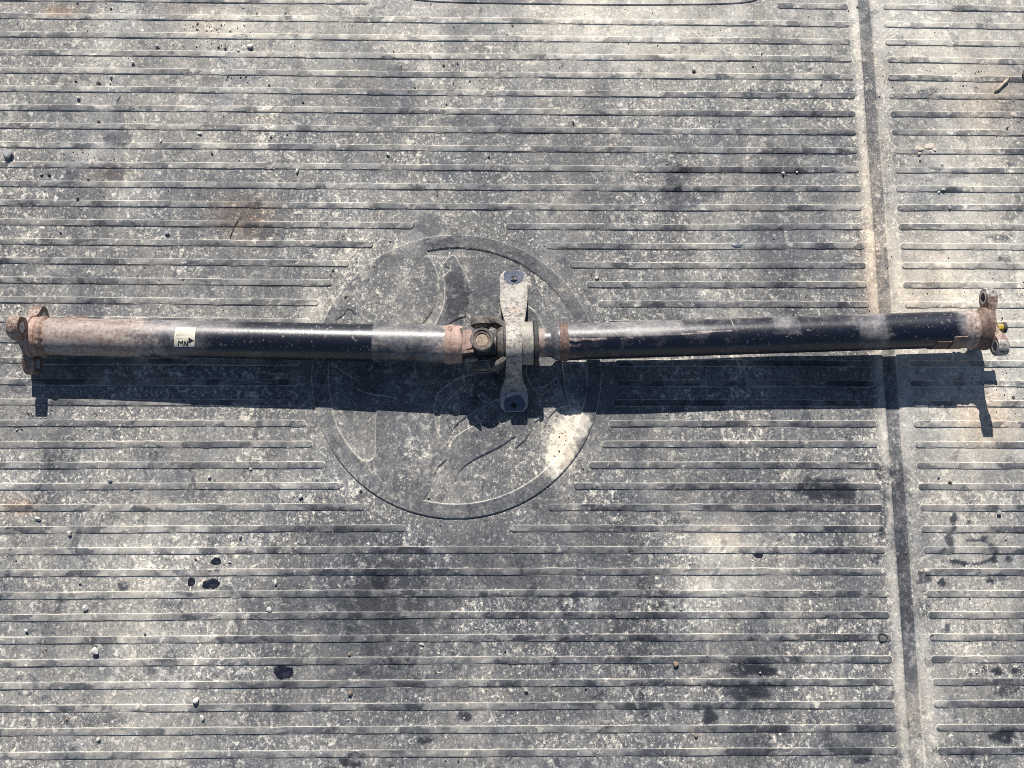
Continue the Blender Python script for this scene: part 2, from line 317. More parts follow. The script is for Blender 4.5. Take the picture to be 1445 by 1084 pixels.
# ------------------------------------------------------------------ ground and mat
def ground():
    bm = bmesh.new(); bmesh.ops.create_grid(bm, x_segments=8, y_segments=8, size=4)
    for v in bm.verts: v.co.z = -.014; v.co.y += .3
    me = bpy.data.meshes.new('ground'); bm.to_mesh(me); bm.free()
    tag(link('ground', me, mat=M_GND), kind='structure')
ground()
MAT_X0, MAT_X1, MAT_Y0, MAT_Y1 = -960., 1040., -420., 1090.
mat = empty('rubber_mat')
tag(mat, 'dusty ribbed black rubber mat with a moulded round lion emblem and one long groove', 'mat')
def base_sheet():
    xs = np.arange(MAT_X0, MAT_X1+.1, 2.5)
    xs = np.sort(np.r_[xs[(np.abs(xs-GX0) > 2.2) & (np.abs(xs-GX1) > 2.2)], GX0-.9, GX0+.9, GX1-.9, GX1+.9])
    ys = np.arange(MAT_Y0, MAT_Y1+.1, 2.5)
    X, Y = np.meshgrid(xs, ys)
    Z = wave(X, Y); ing = (X > GX0) & (X < GX1); Z = Z-1.9*ing
    d = dirt_at(X, Y); px, py = PIX(X, Y)
    d = np.where((d < 0) & (py < 640), d*.5, d)
    d = np.where(ing, -np.interp(py, [0, 150, 330, 430, 600, 800, 950, 985, 1084], [.04, .09, -.03, .02, .12, .22, .30, -.03, -.05])+.5*np.exp(-((X-GX1+.5)/1.3)**2), d)  # pale line on the groove's right edge paints in its sunlit slope
    V = np.stack([X, Y, Z], -1).reshape(-1, 3)*MM
    me = gridmesh('mat_sheet', V, len(ys), len(xs), attrs=dict(rib=ing*.35, dirt=d, warm=warm_at(X, Y)))
    # the rubber's thickness, all the way round
    bm = bmesh.new(); bm.from_mesh(me)
    be = [e for e in bm.edges if e.is_boundary]
    ex = bmesh.ops.extrude_edge_only(bm, edges=be)
    for v in ex['geom']:
        if isinstance(v, bmesh.types.BMVert): v.co.z = -.0135
    bm.to_mesh(me); bm.free()
    link('mat_sheet', me, mat, M_RUB)
base_sheet()

# rows of ribs: y of each rib's lower edge, in photo pixels, at five columns
NA = None
XC = [0, 500, 960, 1200, 1445]
R0 = [26.6, 52.6, 77.9, 103.1, 129, 155.7, 181, 208.7, 236.7, 263.7, 290.7, 317.6, 345, 372, 399.7, 427.5, 455, 483.7, 513.8, 543.2, 572.3, 602.2, 632.7, 662, 692, 722.1, 753.3, 783.4, 814.5, 846.4, 877.5, 909.3, 941.5, 973.7, 1005.9, 1038.8, 1072.3]
R1 = [31.5, 56.9, 83, 108.6, 134, 160, 186.5, 212.3, 239.7, 267.2, 295, 322.6, 349.5]+[NA]*12+[720.4, 750.5, 781, 812, 842.4, 873.4, 906.2, 937.7, 970.2, 1003, 1035.6, 1069]
R2 = [36.1, 61.2, 86.2, 111.8, 138, 164, 190, 216.8, 244, 270.7, 298, 325.6, 352.8]+[NA]*5+[517, 545.8, 573.5, 602.6, 631.7, 661.4, 691.2, 721.2, 750.9, 781, 811.6, 842.5, 873, 904.6, 936, 967.9, 1000.4, 1033.5, 1066.6]
R3 = [38, 63.3, 87.5, 113.1, 139.1, 164.7, 190.3, 217, 244.3, 270.6, 297.9, 324.2, 351.2, NA, 406.4, 434.4, NA, NA, 518, 546, 574, 602.8, 631.7, 661.4, 691.2, 721.4, 751.2, 781.3, 811.8, 842.9, 872.7, 904.5, 935.6, 967.8, 1000.3, 1032.9, 1065.4]
R4 = [42.2, 66.4, 91.7, 117, 141.5, 167.1, 192.4, 218.7, 245, 272.3, 297.6, 325.3, 353.6, NA, 407.3, 435, 462.2, 490.3, 518.4, 546.2, 574.6, NA, NA, NA, NA, 722.2, 752.3, 781.7, 812.5, 843, 873.4, 904.5, 935.6, 967.2, 998, 1032.6, 1064.7]
PITCH, Y00 = 29.8305, 882.123
KX, KD = [], []                                              # world X of the columns; offset of each row from even spacing
rows = np.full((37, 5), np.nan); rx = np.zeros((37, 5))
for c, (x, L) in enumerate(zip(XC, (R0, R1, R2, R3, R4))):
    for k, y in enumerate(L):
        gx, gy = PN(x, y if y is not None else 500)
        rx[k, c] = gx
        if y is not None: rows[k, c] = gy-(Y00-PITCH*(k+1))
    ok = ~np.isnan(rows[:, c]); rows[:, c] = np.interp(np.arange(37), np.arange(37)[ok], rows[ok, c])
def row_y(k, X):
    i = min(max(k-1, 0), 36); X = np.asarray(X, float)
    # smooth curve through the five measured offsets
    d = np.interp(X, rx[i], rows[i]); d = (d+np.interp(X-70, rx[i], rows[i])+np.interp(X+70, rx[i], rows[i]))/3
    return Y00-PITCH*k+d
def make_rib(k, xa, xb):
    """one raised rib, rounded at both ends; xa..xb in mm"""
    hw, top = 4.75, 1.6
    lev = [(-1.15, -.35), (-.75, .14), (.05, .2), (.25, 1.1), (.8, top)]
    step = 6.0; n = max(2, int((xb-xa-2*hw)/step))
    th = np.linspace(0, math.pi/2, 5)[:-1]
    st = [('a', t) for t in th]+[('m', x) for x in np.linspace(xa+hw, xb-hw, n)]+[('b', t) for t in th[::-1]]
    V, rb, eg = [], [], []
    for kind, t in st:
        for sgn, order in ((-1, lev), (1, lev[::-1])):
            for ins, z in order:
                r = hw-ins
                if kind == 'm': x, h = t, r
                elif kind == 'a': x, h = xa+hw-r*math.cos(t), r*math.sin(t)
                else: x, h = xb-hw+r*math.cos(t), r*math.sin(t)
                V.append((x, sgn*h, z)); rb.append((.0, .1, .35, .6, 1.0)[lev.index((ins, z))]); eg.append((.05, .55, .60, .22, 0)[lev.index((ins, z))])
    V = np.array(V); xx = V[:, 0]
    V[:, 2] *= np.where(V[:, 2] > .3, .88+.22*np.sin(xx/37+k*1.7)*np.sin(xx/91+k)+.10*np.sin(xx/13+k*3), 1)   # dust buries it in places
    V[:, 1] += row_y(k, xx)+hw+.15*np.sin(xx/23+k)+np.where(np.abs(V[:, 1]) > 4.2, .22*np.sin(xx/4.7+k*2)+.2*np.sin(xx/9.1+k), 0)
    V[:, 2] += wave(V[:, 0], V[:, 1])
    F6 = []
    for i in range(len(st)-1):
        for j in range(9):
            a = i*10+j; F6.append((a, a+10, a+11, a+1))
    me = pydata('rib', V*MM, F6, dict(rib=rb, dirt=dirt_at(V[:, 0], V[:, 1])+np.array(eg)*(.75+.45*np.sin(V[:, 0]/31+k*2)*np.sin(V[:, 0]/83+k))+rib_wear(V[:, 0], V[:, 1])*np.array(rb), warm=warm_at(V[:, 0], V[:, 1])))
    bm = bmesh.new(); bm.from_mesh(me); bmesh.ops.remove_doubles(bm, verts=bm.verts, dist=1e-6)
    bmesh.ops.dissolve_degenerate(bm, dist=1e-7, edges=bm.edges); bmesh.ops.recalc_face_normals(bm, faces=bm.faces)
    bm.to_mesh(me); bm.free()
    me.set_sharp_from_angle(angle=R(35))
    link('rib', me, mat, M_RUB)
L_END = {0: 521, 12: 584, 13: 527, 14: 493, 15: 469, 16: 450, 17: 438, 18: 428, 19: 422, 20: 422, 21: 424, 22: 432, 23: 441, 24: 458.5, 25: 481, 26: 515, 27: 573}
R_START = {0: 1097, 12: 713.6, 13: 770.6, 14: 804, 15: 827, 16: 843, 17: 858, 18: 866, 19: 868, 20: 871, 21: 865, 22: 859, 23: 849, 24: 831, 25: 810, 26: 773, 27: 719}
for k in range(-5, 43):
    yy = row_y(k, 0.0)
    py = PIX(np.array(0.), np.array(yy))[1]
    gx = lambda px: PN(px, py-4)[0].item()
    ex, sx = GX0-15.5+random.uniform(-.6, .6), GX1+17+random.uniform(-.6, .6)
    if k in L_END:
        make_rib(k, MAT_X0+14, gx(L_END[k])); make_rib(k, gx(R_START[k]), ex)
    elif k < 0:
        make_rib(k, MAT_X0+14, gx(521-30*k)-60); make_rib(k, gx(1097+6*k), ex)
    else: make_rib(k, MAT_X0+14, ex)
    make_rib(k, sx, MAT_X1-14)

# --- the emblem: one raised disc with a lion's outline left low
EC = np.array([-45.0, 304.2]); ER, EI = 207.8, 187.8
def arc(px0, px1, r, n, way):
    a0 = math.atan2(*(np.array(PN(*px0))-EC)[::-1]); a1 = math.atan2(*(np.array(PN(*px1))-EC)[::-1])
    if way < 0 and a1 > a0: a1 -= 2*math.pi
    return [(EC[0]+r*math.cos(a), EC[1]+r*math.sin(a)) for a in np.linspace(a0, a1, n)]
def poly(pts, closed=True, it=1):
    q = np.array([PN(x, y) for x, y in pts])
    for _ in range(it):                                        # one corner-cutting pass rounds the tracing
        nx = np.roll(q, -1, 0); q = np.stack([q*.78+nx*.22, q*.22+nx*.78], 1).reshape(-1, 2)
    return q
body_l = [(597, 707), (607, 690), (612, 672), (618, 660), (630, 648), (633, 658), (637, 668), (642, 680), (648, 666), (655, 658), (668, 649), (690, 638), (710, 628), (722, 619), (729, 616),
          (726, 626), (727, 633), (740, 622), (748, 610), (755, 596), (765, 589), (766, 598), (768, 603), (775, 588), (785, 578), (795, 574), (805, 573), (801, 562), (797, 545), (795, 525), (792, 500), (782, 480),
          (767, 464), (760, 447), (752, 437), (744, 432), (730, 428), (712, 434), (703, 446), (697, 464), (670, 474), (630, 474), (596, 458), (603, 448), (610, 440), (616, 425), (619, 405), (618, 390), (615, 380), (610, 370), (602, 354)]
low_main = np.array(arc((602, 354), (597, 707), EI, 90, -1)+[PN(*p) for p in body_l[1:-1]])
mane = poly([(638, 360), (643, 362), (648, 372), (654, 382), (660, 394), (663, 408), (663, 420), (661, 436), (657, 447), (648, 449), (640, 453), (632, 458), (622, 472), (612, 462), (620, 447), (626, 433), (628, 415), (628, 398), (626, 390), (634, 383), (636, 380), (626, 374), (630, 367)])
lows = [low_main,
 poly([(464, 512), (464, 540), (467, 562), (471, 587), (478, 607), (487, 622), (495, 633), (505, 645), (512, 650), (520, 651), (526, 647), (530, 640), (530, 610), (530, 590), (533, 575), (540, 569), (563, 563), (540, 559), (518, 556), (500, 548), (509, 541), (500, 535), (485, 526), (470, 516)]),
 poly([(612, 582), (614, 566), (620, 553), (632, 543), (645, 535), (672, 527), (666, 534), (655, 544), (645, 552), (634, 563), (624, 577), (621, 590), (620, 605), (619, 616), (615, 600)]),
 poly([(633, 633), (634, 618), (638, 607), (647, 597), (660, 587), (680, 576), (705, 562), (703, 572), (690, 585), (675, 597), (655, 608), (643, 616), (637, 623)]),
 poly([(477, 451), (486, 444), (491, 435), (498, 440), (505, 446), (505, 472), (477, 472)]),
 poly([(745, 512), (752, 527), (760, 545), (765, 548), (775, 542), (786, 532), (790, 545), (793, 560), (791, 561), (787, 546), (784, 541), (772, 553), (762, 559), (752, 547), (741, 528)])]
def inside(poly_, X, Y):
    x0, y0 = poly_.T; x1, y1 = np.roll(x0, -1), np.roll(y0, -1); r = np.zeros(X.shape, bool)
    for a, b, c, d in zip(x0, y0, x1, y1):
        if b == d: continue
        r ^= ((b > Y) != (d > Y)) & (X < (c-a)*(Y-b)/(d-b)+a)
    return r
def emblem():
    s = .85; n = int(2*(ER+4)/s)+1; ss = 3
    fx = EC[0]+(np.arange(n*ss)-n*ss/2)*s/ss; fy = EC[1]+(np.arange(n*ss)-n*ss/2)*s/ss
    X, Y = np.meshgrid(fx, fy); low = np.zeros(X.shape, bool)
    for p in lows: low |= inside(p, X, Y)
    low &= ~inside(mane, X, Y)
    hi = (~low & (np.hypot(X-EC[0], Y-EC[1]) < ER)).astype(np.float32)
    m = hi.reshape(n, ss, n, ss).mean((1, 3))
    X = X.reshape(n, ss, n, ss).mean((1, 3)); Y = Y.reshape(n, ss, n, ss).mean((1, 3))
    d = np.hypot(X-EC[0], Y-EC[1])
    Z = np.where(d > ER+.3, -.7, .35)+m*2.2
    ring = (d > EI)*m; edge = np.clip(np.hypot(*np.gradient(m))*2.2, 0, 1)
    me = gridmesh('emblem', np.stack([X, Y, Z+wave(X, Y)], -1).reshape(-1, 3)*MM, n, n, keep=(d < ER+1.8),
                  attrs=dict(rib=ring*.5+(m-ring)*.2, dirt=dirt_at(X, Y)-.03*ring+.05*(1-m)-.07*m+.44*edge, warm=warm_at(X, Y)))
    bm = bmesh.new(); bm.from_mesh(me); bmesh.ops.delete(bm, geom=[v for v in bm.verts if not v.link_faces], context='VERTS'); bm.to_mesh(me); bm.free()
    o = link('emblem', me, mat, M_RUB); o['label'] = 'round moulded emblem of a lion inside a ring'
emblem()
def moulding():                                               # curved raised border cut by the top of the picture
    low = [(560, -14), (580, 0), (610, 3), (660, 5), (740, 6.5), (820, 7.5), (920, 7.5), (1000, 7), (1040, 5.5), (1062, 3), (1075, -3), (1086, -16)]
    q = np.array([PN(x, y) for x, y in low]); t = np.linspace(0, len(q)-1, 120)
    q = np.stack([np.interp(t, np.arange(len(q)), q[:, i]) for i in (0, 1)], 1)
    for _ in range(8): q[1:-1] = (q[:-2]+q[1:-1]*2+q[2:])/4
    g = np.gradient(q, axis=0); nrm = np.stack([-g[:, 1], g[:, 0]], 1); nrm /= np.linalg.norm(nrm, axis=1, keepdims=True)
    V, Fs, rb = [], [], []
    for off, z in ((0, -.8), (.4, 1.0), (1.1, 1.75), (9, 1.75), (17, 1.75), (18, 1.0), (18.4, -.8)):
        p = q+nrm*off; V += [(x, y, z+wave(x, y)) for x, y in p]; rb += [.9 if z > 1 else .3]*len(p)
    n = len(q)
    for j in range(6):
        for i in range(n-1): Fs.append((j*n+i, j*n+i+1, (j+1)*n+i+1, (j+1)*n+i))
    V = np.array(V)
    link('raised_border', pydata('raised_border', V*MM, Fs, dict(rib=rb, dirt=dirt_at(V[:, 0], V[:, 1]), warm=warm_at(V[:, 0], V[:, 1])), sharp=35), mat, M_RUB)
moulding()

# ------------------------------------------------------------------ drive shaft
class Frame:
    """local x runs along the shaft in photo pixels, y up the picture, z to the sky; k = mm per pixel"""
    def __init__(s, a, pa, b, pb):
        d = b-a; s.k = d.length/(pb-pa); ex = d.normalized()
        ey = Vector((0, 0, 1)).cross(ex).normalized(); ez = ex.cross(ey)
        s.o = a-ex*pa*s.k; s.m = Matrix((ex, ey, ez)).transposed()
    def __call__(s, x, y, z): return (s.o+s.m @ Vector((x, y, z))*s.k)*MM
LF = Frame(P(45, 474.4, 36.5), 45, P(681, 487, 49), 681)
RF = Frame(P(681, 486.6, 49), 681, P(1390, 463.6, 54), 1390)
shaft = empty('drive_shaft', P(722, 500, 0)*MM)
tag(shaft, 'rusty black two-piece drive shaft lying across the ribbed mat', 'drive shaft')
SO = shaft.location.copy()
class MB:
    def __init__(s, fr): s.f = fr; s.V = []; s.F = []; s.A = {}
    def v(s, x, y, z, **a):
        s.V.append(s.f(x, y, z))
        for k, val in a.items(): s.A.setdefault(k, {})[len(s.V)-1] = val
        return len(s.V)-1
    def lathe(s, prof, n=64, attr=None, y0=0, z0=0, axis='x', cap=True, lump=0):
        rings = []
        for x, r in prof:
            ring = []
            for i in range(n):
                t = 2*math.pi*i/n; q_ = r+lump*mnoise.noise(Vector((x*.35, math.cos(t)*5, math.sin(t)*5)))*2; c, d = q_*math.cos(t), q_*math.sin(t)
                q = (x, y0+c, z0+d) if axis == 'x' else ((y0+c, x, z0+d) if axis == 'y' else (y0+c, z0+d, x))
                ring.append(s.v(*q, **(attr(x, t) if attr else {})))
            rings.append(ring)
        for a, b in zip(rings, rings[1:]):
            for i in range(n): s.F.append((a[i], b[i], b[(i+1) % n], a[(i+1) % n]))
        if cap: s.F.append(tuple(rings[0])); s.F.append(tuple(rings[-1]))
        return s
    def loft(s, sections, cap=True):
        """sections: lists of equally many (x,y,z) points, each closed"""
        rr = [[s.v(*p) for p in sec] for sec in sections]; n = len(rr[0])
        for a, b in zip(rr, rr[1:]):
            for i in range(n): s.F.append((a[i], b[i], b[(i+1) % n], a[(i+1) % n]))
        if cap: s.F.append(tuple(rr[0])); s.F.append(tuple(rr[-1]))
        return s
    def tube(s, axis, c, h0, h1, r_out, r_in, n=36, bev=.8):
        """ring: axis 'x'|'y'|'z', centre (two other coordinates), between h0 and h1"""
        prof = [(h0+bev, r_in), (h0, r_in+bev), (h0, r_out-bev), (h0+bev, r_out), (h1-bev, r_out), (h1, r_out-bev), (h1, r_in+bev), (h1-bev, r_in), (h0+bev, r_in)]
        return s.lathe(prof, n, y0=c[0], z0=c[1], axis=axis, cap=False)
    def done(s, name, mat_, parent, sharp=38, merge=True):
        off = SO
        me = bpy.data.meshes.new(name); me.from_pydata([tuple(v-off) for v in s.V], [], s.F); me.update()
        for k, d in s.A.items():
            at = me.attributes.new(k, 'FLOAT', 'POINT'); arr = np.zeros(len(s.V), np.float32)
            for i, val in d.items(): arr[i] = val
            at.data.foreach_set('value', arr)
        bm = bmesh.new(); bm.from_mesh(me)
        if merge: bmesh.ops.remove_doubles(bm, verts=bm.verts, dist=1e-6)
        bmesh.ops.recalc_face_normals(bm, faces=bm.faces); bm.to_mesh(me); bm.free()
        me.polygons.foreach_set('use_smooth', np.ones(len(me.polygons), bool)); me.set_sharp_from_angle(angle=R(sharp))
        return link(name, me, parent, mat_)
def lin(x, *kp):
    return float(np.interp(x, [k for k, _ in kp], [v for _, v in kp]))
def sig(x): return 1/(1+math.exp(-max(-40, min(40, x))))

# --- front tube
def front_attr(x, t):
    up = math.sin(t)                                          # +1 on top, -1 underneath
    n1 = mnoise.noise(Vector((x/30, math.cos(t)*1.4, up*1.4)))
    rust = lin(x, (55, 1), (135, .92), (180, .72), (225, .42), (260, .18), (330, -.2), (600, -.2), (626, .5), (632, 1), (660, 1))
    rust += .25*n1
    dust = lin(x, (60, .62), (180, .66), (230, .62), (290, .46), (345, -.08), (500, -.12), (526, -.10), (529, .56), (600, .62), (630, .7))
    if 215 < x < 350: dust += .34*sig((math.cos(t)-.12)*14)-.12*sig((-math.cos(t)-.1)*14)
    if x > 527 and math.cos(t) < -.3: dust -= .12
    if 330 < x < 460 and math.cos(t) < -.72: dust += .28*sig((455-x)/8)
    return dict(rust=rust, dust=dust+.22*n1)
xs = list(np.arange(71.5, 631, 2.5))
b = MB(LF); b.lathe([(x, 26.4 if x < 500 else 26.6) for x in xs], 72, front_attr, cap=False)
front = b.done('front_tube', M_TUBE, shaft)
front['label'] = 'rusty front tube of the drive shaft, black in the middle'
b = MB(LF); prof = [(56, 26.3)]
for i in range(13):
    t = i/12; prof.append((57+11*t, 26.6+2.5*math.sin(math.pi*t)**.8))
prof += [(69, 25.3), (71.5, 25.2), (72.2, 26.3)]
b.lathe(prof, 110, cap=False, lump=.8); b.done('weld_bead', M_RUST, front)
b = MB(LF)
b.lathe([(629, 26.4), (631, 27.6), (634, 28.1), (637, 27.8), (639.5, 26.6), (645, 26.7), (651, 26.4), (653.5, 25), (653.5, 14)], 96, cap=False, lump=.3)
b.done('weld_bead', M_PINK, front)
b = MB(LF)                                                      # drip of weld on the bead
secs = []
for i in range(9):
    u = i/8; r = 4.2*math.sin(math.pi*min(max(u, .04), .96))**.6; a0 = R(66-u*30)
    secs.append([(635.5+r*.75*math.cos(t), math.cos(a0)*(27.4+1.6*abs(math.sin(t)))+0, math.sin(a0)*(27.4)+r*.5*math.sin(t)) for t in np.linspace(0, 2*math.pi, 10)[:-1]])
b.loft(secs); b.done('weld_drip', M_RUST, front)
def arc_plate(fr, x0, x1, a0, a1, r, th, name, mat_, parent, slope=0):
    """curved plate lying on a tube; angles in degrees from +y towards the sky"""
    b = MB(fr); na = 10; A = [R(a0+(a1-a0)*i/na) for i in range(na+1)]; secs = []
    e_ = min(1, (x1-x0)/4)
    for x, ins in ((x0, .25), (x0+e_, 0), (x1-e_, 0), (x1, .25)):
        o = [(x+slope*i/na, (r+th-ins*th*2)*math.cos(a), (r+th-ins*th*2)*math.sin(a)) for i, a in enumerate(A)]
        o += [(x+slope*(na-i)/na, (r-.4)*math.cos(a), (r-.4)*math.sin(a)) for i, a in enumerate(A[::-1])]
        secs.append(o)
    b.loft(secs); return b.done(name, mat_, parent, sharp=30)
arc_plate(LF, 91, 107, 8, -24, 26.4, 2.6, 'balance_weight', M_RUST, front, 4)
arc_plate(LF, 107, 124, 16, -16, 26.4, 3.0, 'balance_weight', M_RUST, front, -5)

# --- paper label wrapped on the front tube
def label_pt(u, v, lift):                                       # u 0..1 along, v 0..1 up
    a0, a1 = R(126), R(66); a = a0+(a1-a0)*v
    x = 254.5+28.5*u+1.2*(v-.5)
    return (x, (26.4+lift)*math.cos(a), (26.4+lift)*math.sin(a))
def label_sheet():
    b = MB(LF); n, m = 14, 16; idx = {}
    for l, lift in ((0, .15), (1, .75)):
        for i in range(n+1):
            for j in range(m+1):
                u, v = i/n, j/m
                cr = .06                                      # rounded corners
                u2 = .5+(u-.5)*(1-.05*max(0, abs(v-.5)-.42)/.08); idx[l, i, j] = b.v(*label_pt(u2, v, lift+(.12*math.sin(u*9+v*4) if l else 0)))
    for i in range(n):
        for j in range(m):
            b.F.append((idx[1, i, j], idx[1, i+1, j], idx[1, i+1, j+1], idx[1, i, j+1]))
            b.F.append((idx[0, i, j], idx[0, i, j+1], idx[0, i+1, j+1], idx[0, i+1, j]))
    for i in range(n):
        for j in (0, m): b.F.append((idx[0, i, j], idx[0, i+1, j], idx[1, i+1, j], idx[1, i, j]))
    for j in range(m):
        for i in (0, n): b.F.append((idx[0, i, j], idx[0, i, j+1], idx[1, i, j+1], idx[1, i, j]))
    return b.done('paper_label', M_PAPER, front, sharp=50)
pl = label_sheet(); pl['label'] = 'off-white paper label with black MN and an arrow'
def strokes(name, lines, w_, mat_, lift):
    b = MB(LF)
    for pts in lines:
        for (u0, v0), (u1, v1) in [((a[0]+(c[0]-a[0])*q/4, a[1]+(c[1]-a[1])*q/4), (a[0]+(c[0]-a[0])*(q+1)/4, a[1]+(c[1]-a[1])*(q+1)/4)) for a, c in zip(pts, pts[1:]) for q in range(4)]:
            d = math.hypot((u1-u0)*28.5, (v1-v0)*28.5) or 1; nx, ny = -(v1-v0)*28.5/d*w_/28.5, (u1-u0)*28.5/d*w_/28.5
            ex, ey = (u1-u0)/d*w_*.5, (v1-v0)/d*w_*.5
            q = [(u0-ex+nx, v0-ey+ny), (u1+ex+nx, v1+ey+ny), (u1+ex-nx, v1+ey-ny), (u0-ex-nx, v0-ey-ny)]
            top = [b.v(*label_pt(u, v, lift)) for u, v in q]; bot = [b.v(*label_pt(u, v, .5)) for u, v in q]
            b.F.append(tuple(top)); b.F += [(top[i], bot[i], bot[(i+1) % 4], top[(i+1) % 4]) for i in range(4)]
    return b.done(name, mat_, front, sharp=10, merge=False)
strokes('handwriting', [[(.22, .05), (.23, .30), (.325, .17), (.42, .30), (.44, .05)], [(.52, .05), (.52, .29), (.655, .04), (.66, .29)]], .62, M_INK, .98)
b = MB(LF)
ar = []
for i in range(9):                                             # the arrow in narrow strips that follow the curve
    u = .70+.26*i/8; h = .15*(1-i/8)+.004
    ar.append([[b.v(*label_pt(u, .32+h*j/3, 1.05)) for j in range(-3, 4)], [b.v(*label_pt(u, .32+h*j/3, .5)) for j in range(-3, 4)]])
for p, q in zip(ar, ar[1:]):
    for j in range(6): b.F.append((p[0][j], q[0][j], q[0][j+1], p[0][j+1]))
    for j in (0, 6): b.F.append((p[0][j], q[0][j], q[1][j], p[1][j]))
for j in range(6): b.F.append((ar[0][0][j], ar[0][0][j+1], ar[0][1][j+1], ar[0][1][j]))
b.done('arrow_mark', M_INK, front, sharp=10, merge=False)
pr = []
for u0, v0, s_ in ((.1, .60, .07), (.19, .60, .07), (.28, .60, .07), (.37, .60, .07), (.46, .60, .07), (.60, .60, .08), (.70, .60, .08)):
    pr += [[(u0, v0-.05), (u0, v0+.05)], [(u0, v0+.05), (u0+s_*.7, v0+.03)], [(u0+s_*.6, v0-.05), (u0+s_*.7, v0+.04)]]
pr += [[(.10, .43), (.22, .425)], [(.28, .42), (.31, .42)], [(.36, .42), (.44, .41)], [(.5, .41), (.62, .39)], [(.60, .40), (.61, .34)], [(.2, .75), (.33, .745)], [(.42, .74), (.6, .735)]]
strokes('printing', pr, .38, M_FAINT, .92)

# --- three-armed flange
def flange(fr, xc, half, angs, Rr, r, core, mat_, name, sgn, bush_mat, boss=1.0, worn=1.0):
    """spider in the local y-z plane with three ears; sgn = side of the hub (+1: towards +x)"""
    def sdf(y, z):
        d = math.hypot(y, z)-core
        for a in angs:
            ux, uz = math.cos(a), math.sin(a); t = max(0.0, min(1.0, (y*ux+z*uz)/Rr))
            e = math.hypot(y-ux*t*Rr, z-uz*t*Rr)-(r+1.2*(1-t))
            h = max(0.0, 1-abs(d-e)/9); d = min(d, e)-h*h*9/4
        return d
    n = 150; out = []
    for i in range(n):
        t = 2*math.pi*i/n; lo, hi = core*.5, Rr+r+4
        for _ in range(24):
            m_ = (lo+hi)/2
            if sdf(m_*math.cos(t), m_*math.sin(t)) < 0: lo = m_
            else: hi = m_
        out.append((lo, t))
    hr = r*.56
    bm = bmesh.new()
    def thick(y, z):                                            # the arms are waisted, the ears are full width
        d = min(math.hypot(y-Rr*math.cos(a), z-Rr*math.sin(a)) for a in angs)
        return half*(1 if d < r*1.1 else max(.56, 1-(d-r*1.1)*.05))
    prof = [(-1, 1.6), (-1, .5), (-.82, 0), (.82, 0), (1, .5), (1, 1.6)]
    loops = []
    for sx, ins in prof:
        L = []
        for rad, t in out:
            y, z = (rad-ins)*math.cos(t), (rad-ins)*math.sin(t); L.append(bm.verts.new((xc+sx*thick(y, z), y, z)))
        loops.append(L)
    for a, c in zip(loops, loops[1:]):
        for i in range(n): bm.faces.new((a[i], a[(i+1) % n], c[(i+1) % n], c[i]))
    holes = {}
    for side, L in ((-1, loops[0]), (1, loops[-1])):
        edges = [bm.edges.get((L[i], L[(i+1) % n])) for i in range(n)]
        for j, a in enumerate(angs):
            ring = [bm.verts.new((xc+side*half, Rr*math.cos(a)+hr*math.cos(q), Rr*math.sin(a)+hr*math.sin(q))) for q in np.linspace(0, 2*math.pi, 29)[:-1]]
            holes[side, j] = ring; edges += [bm.edges.new((ring[i], ring[(i+1) % 28])) for i in range(28)]
        bmesh.ops.triangle_fill(bm, use_beauty=True, use_dissolve=False, edges=edges)
    for j in range(len(angs)):
        a, c = holes[-1, j], holes[1, j]
        for i in range(28): bm.faces.new((a[i], a[(i+1) % 28], c[(i+1) % 28], c[i]))
    bmesh.ops.recalc_face_normals(bm, faces=bm.faces)
    tips = [worn*min(1, max(0, (math.hypot(v.co.y, v.co.z)-Rr)/7)) for v in bm.verts]
    for v in bm.verts: v.co = fr(*v.co)-SO
    me = bpy.data.meshes.new(name); bm.to_mesh(me); bm.free()
    me.attributes.new('tip', 'FLOAT', 'POINT').data.foreach_set('value', np.array(tips, np.float32))
    me.polygons.foreach_set('use_smooth', np.ones(len(me.polygons), bool)); me.set_sharp_from_angle(angle=R(34))
    o = link(name, me, shaft, mat_)
    for a in angs:
        b = MB(fr); b.tube('x', (Rr*math.cos(a), Rr*math.sin(a)), xc-half-boss, xc+half+boss, r*.72, r*.47, 32, .7)
        b.done('bushing', bush_mat, o)
    return o
ff = flange(LF, 41.5, 7.8, [R(86), R(-33), R(207)], 41, 15.2, 24, M_FLANGE, 'front_flange', 1, M_RUSTD, .25, .2)
ff['label'] = 'rusty three-armed flange on the end of the front tube'
for a in (R(86), R(-33), R(207)):
    b = MB(LF); b.tube('x', (41*math.cos(a), 41*math.sin(a)), 36, 49.4, 8.3, 1.6, 28, .7); b.done('sleeve', M_SLEEVE, ff)
b = MB(LF); b.lathe([(44, 29.5), (47.5, 30.3), (49, 29.4), (49.6, 27.4), (53, 27.0), (57, 26.6)], 72, cap=False); b.done('hub', M_PINK, ff)
b = MB(LF); b.lathe([(28, 9), (29, 11), (34, 11.5), (34, 2)], 40); b.done('centre_boss', M_RUSTD, ff)

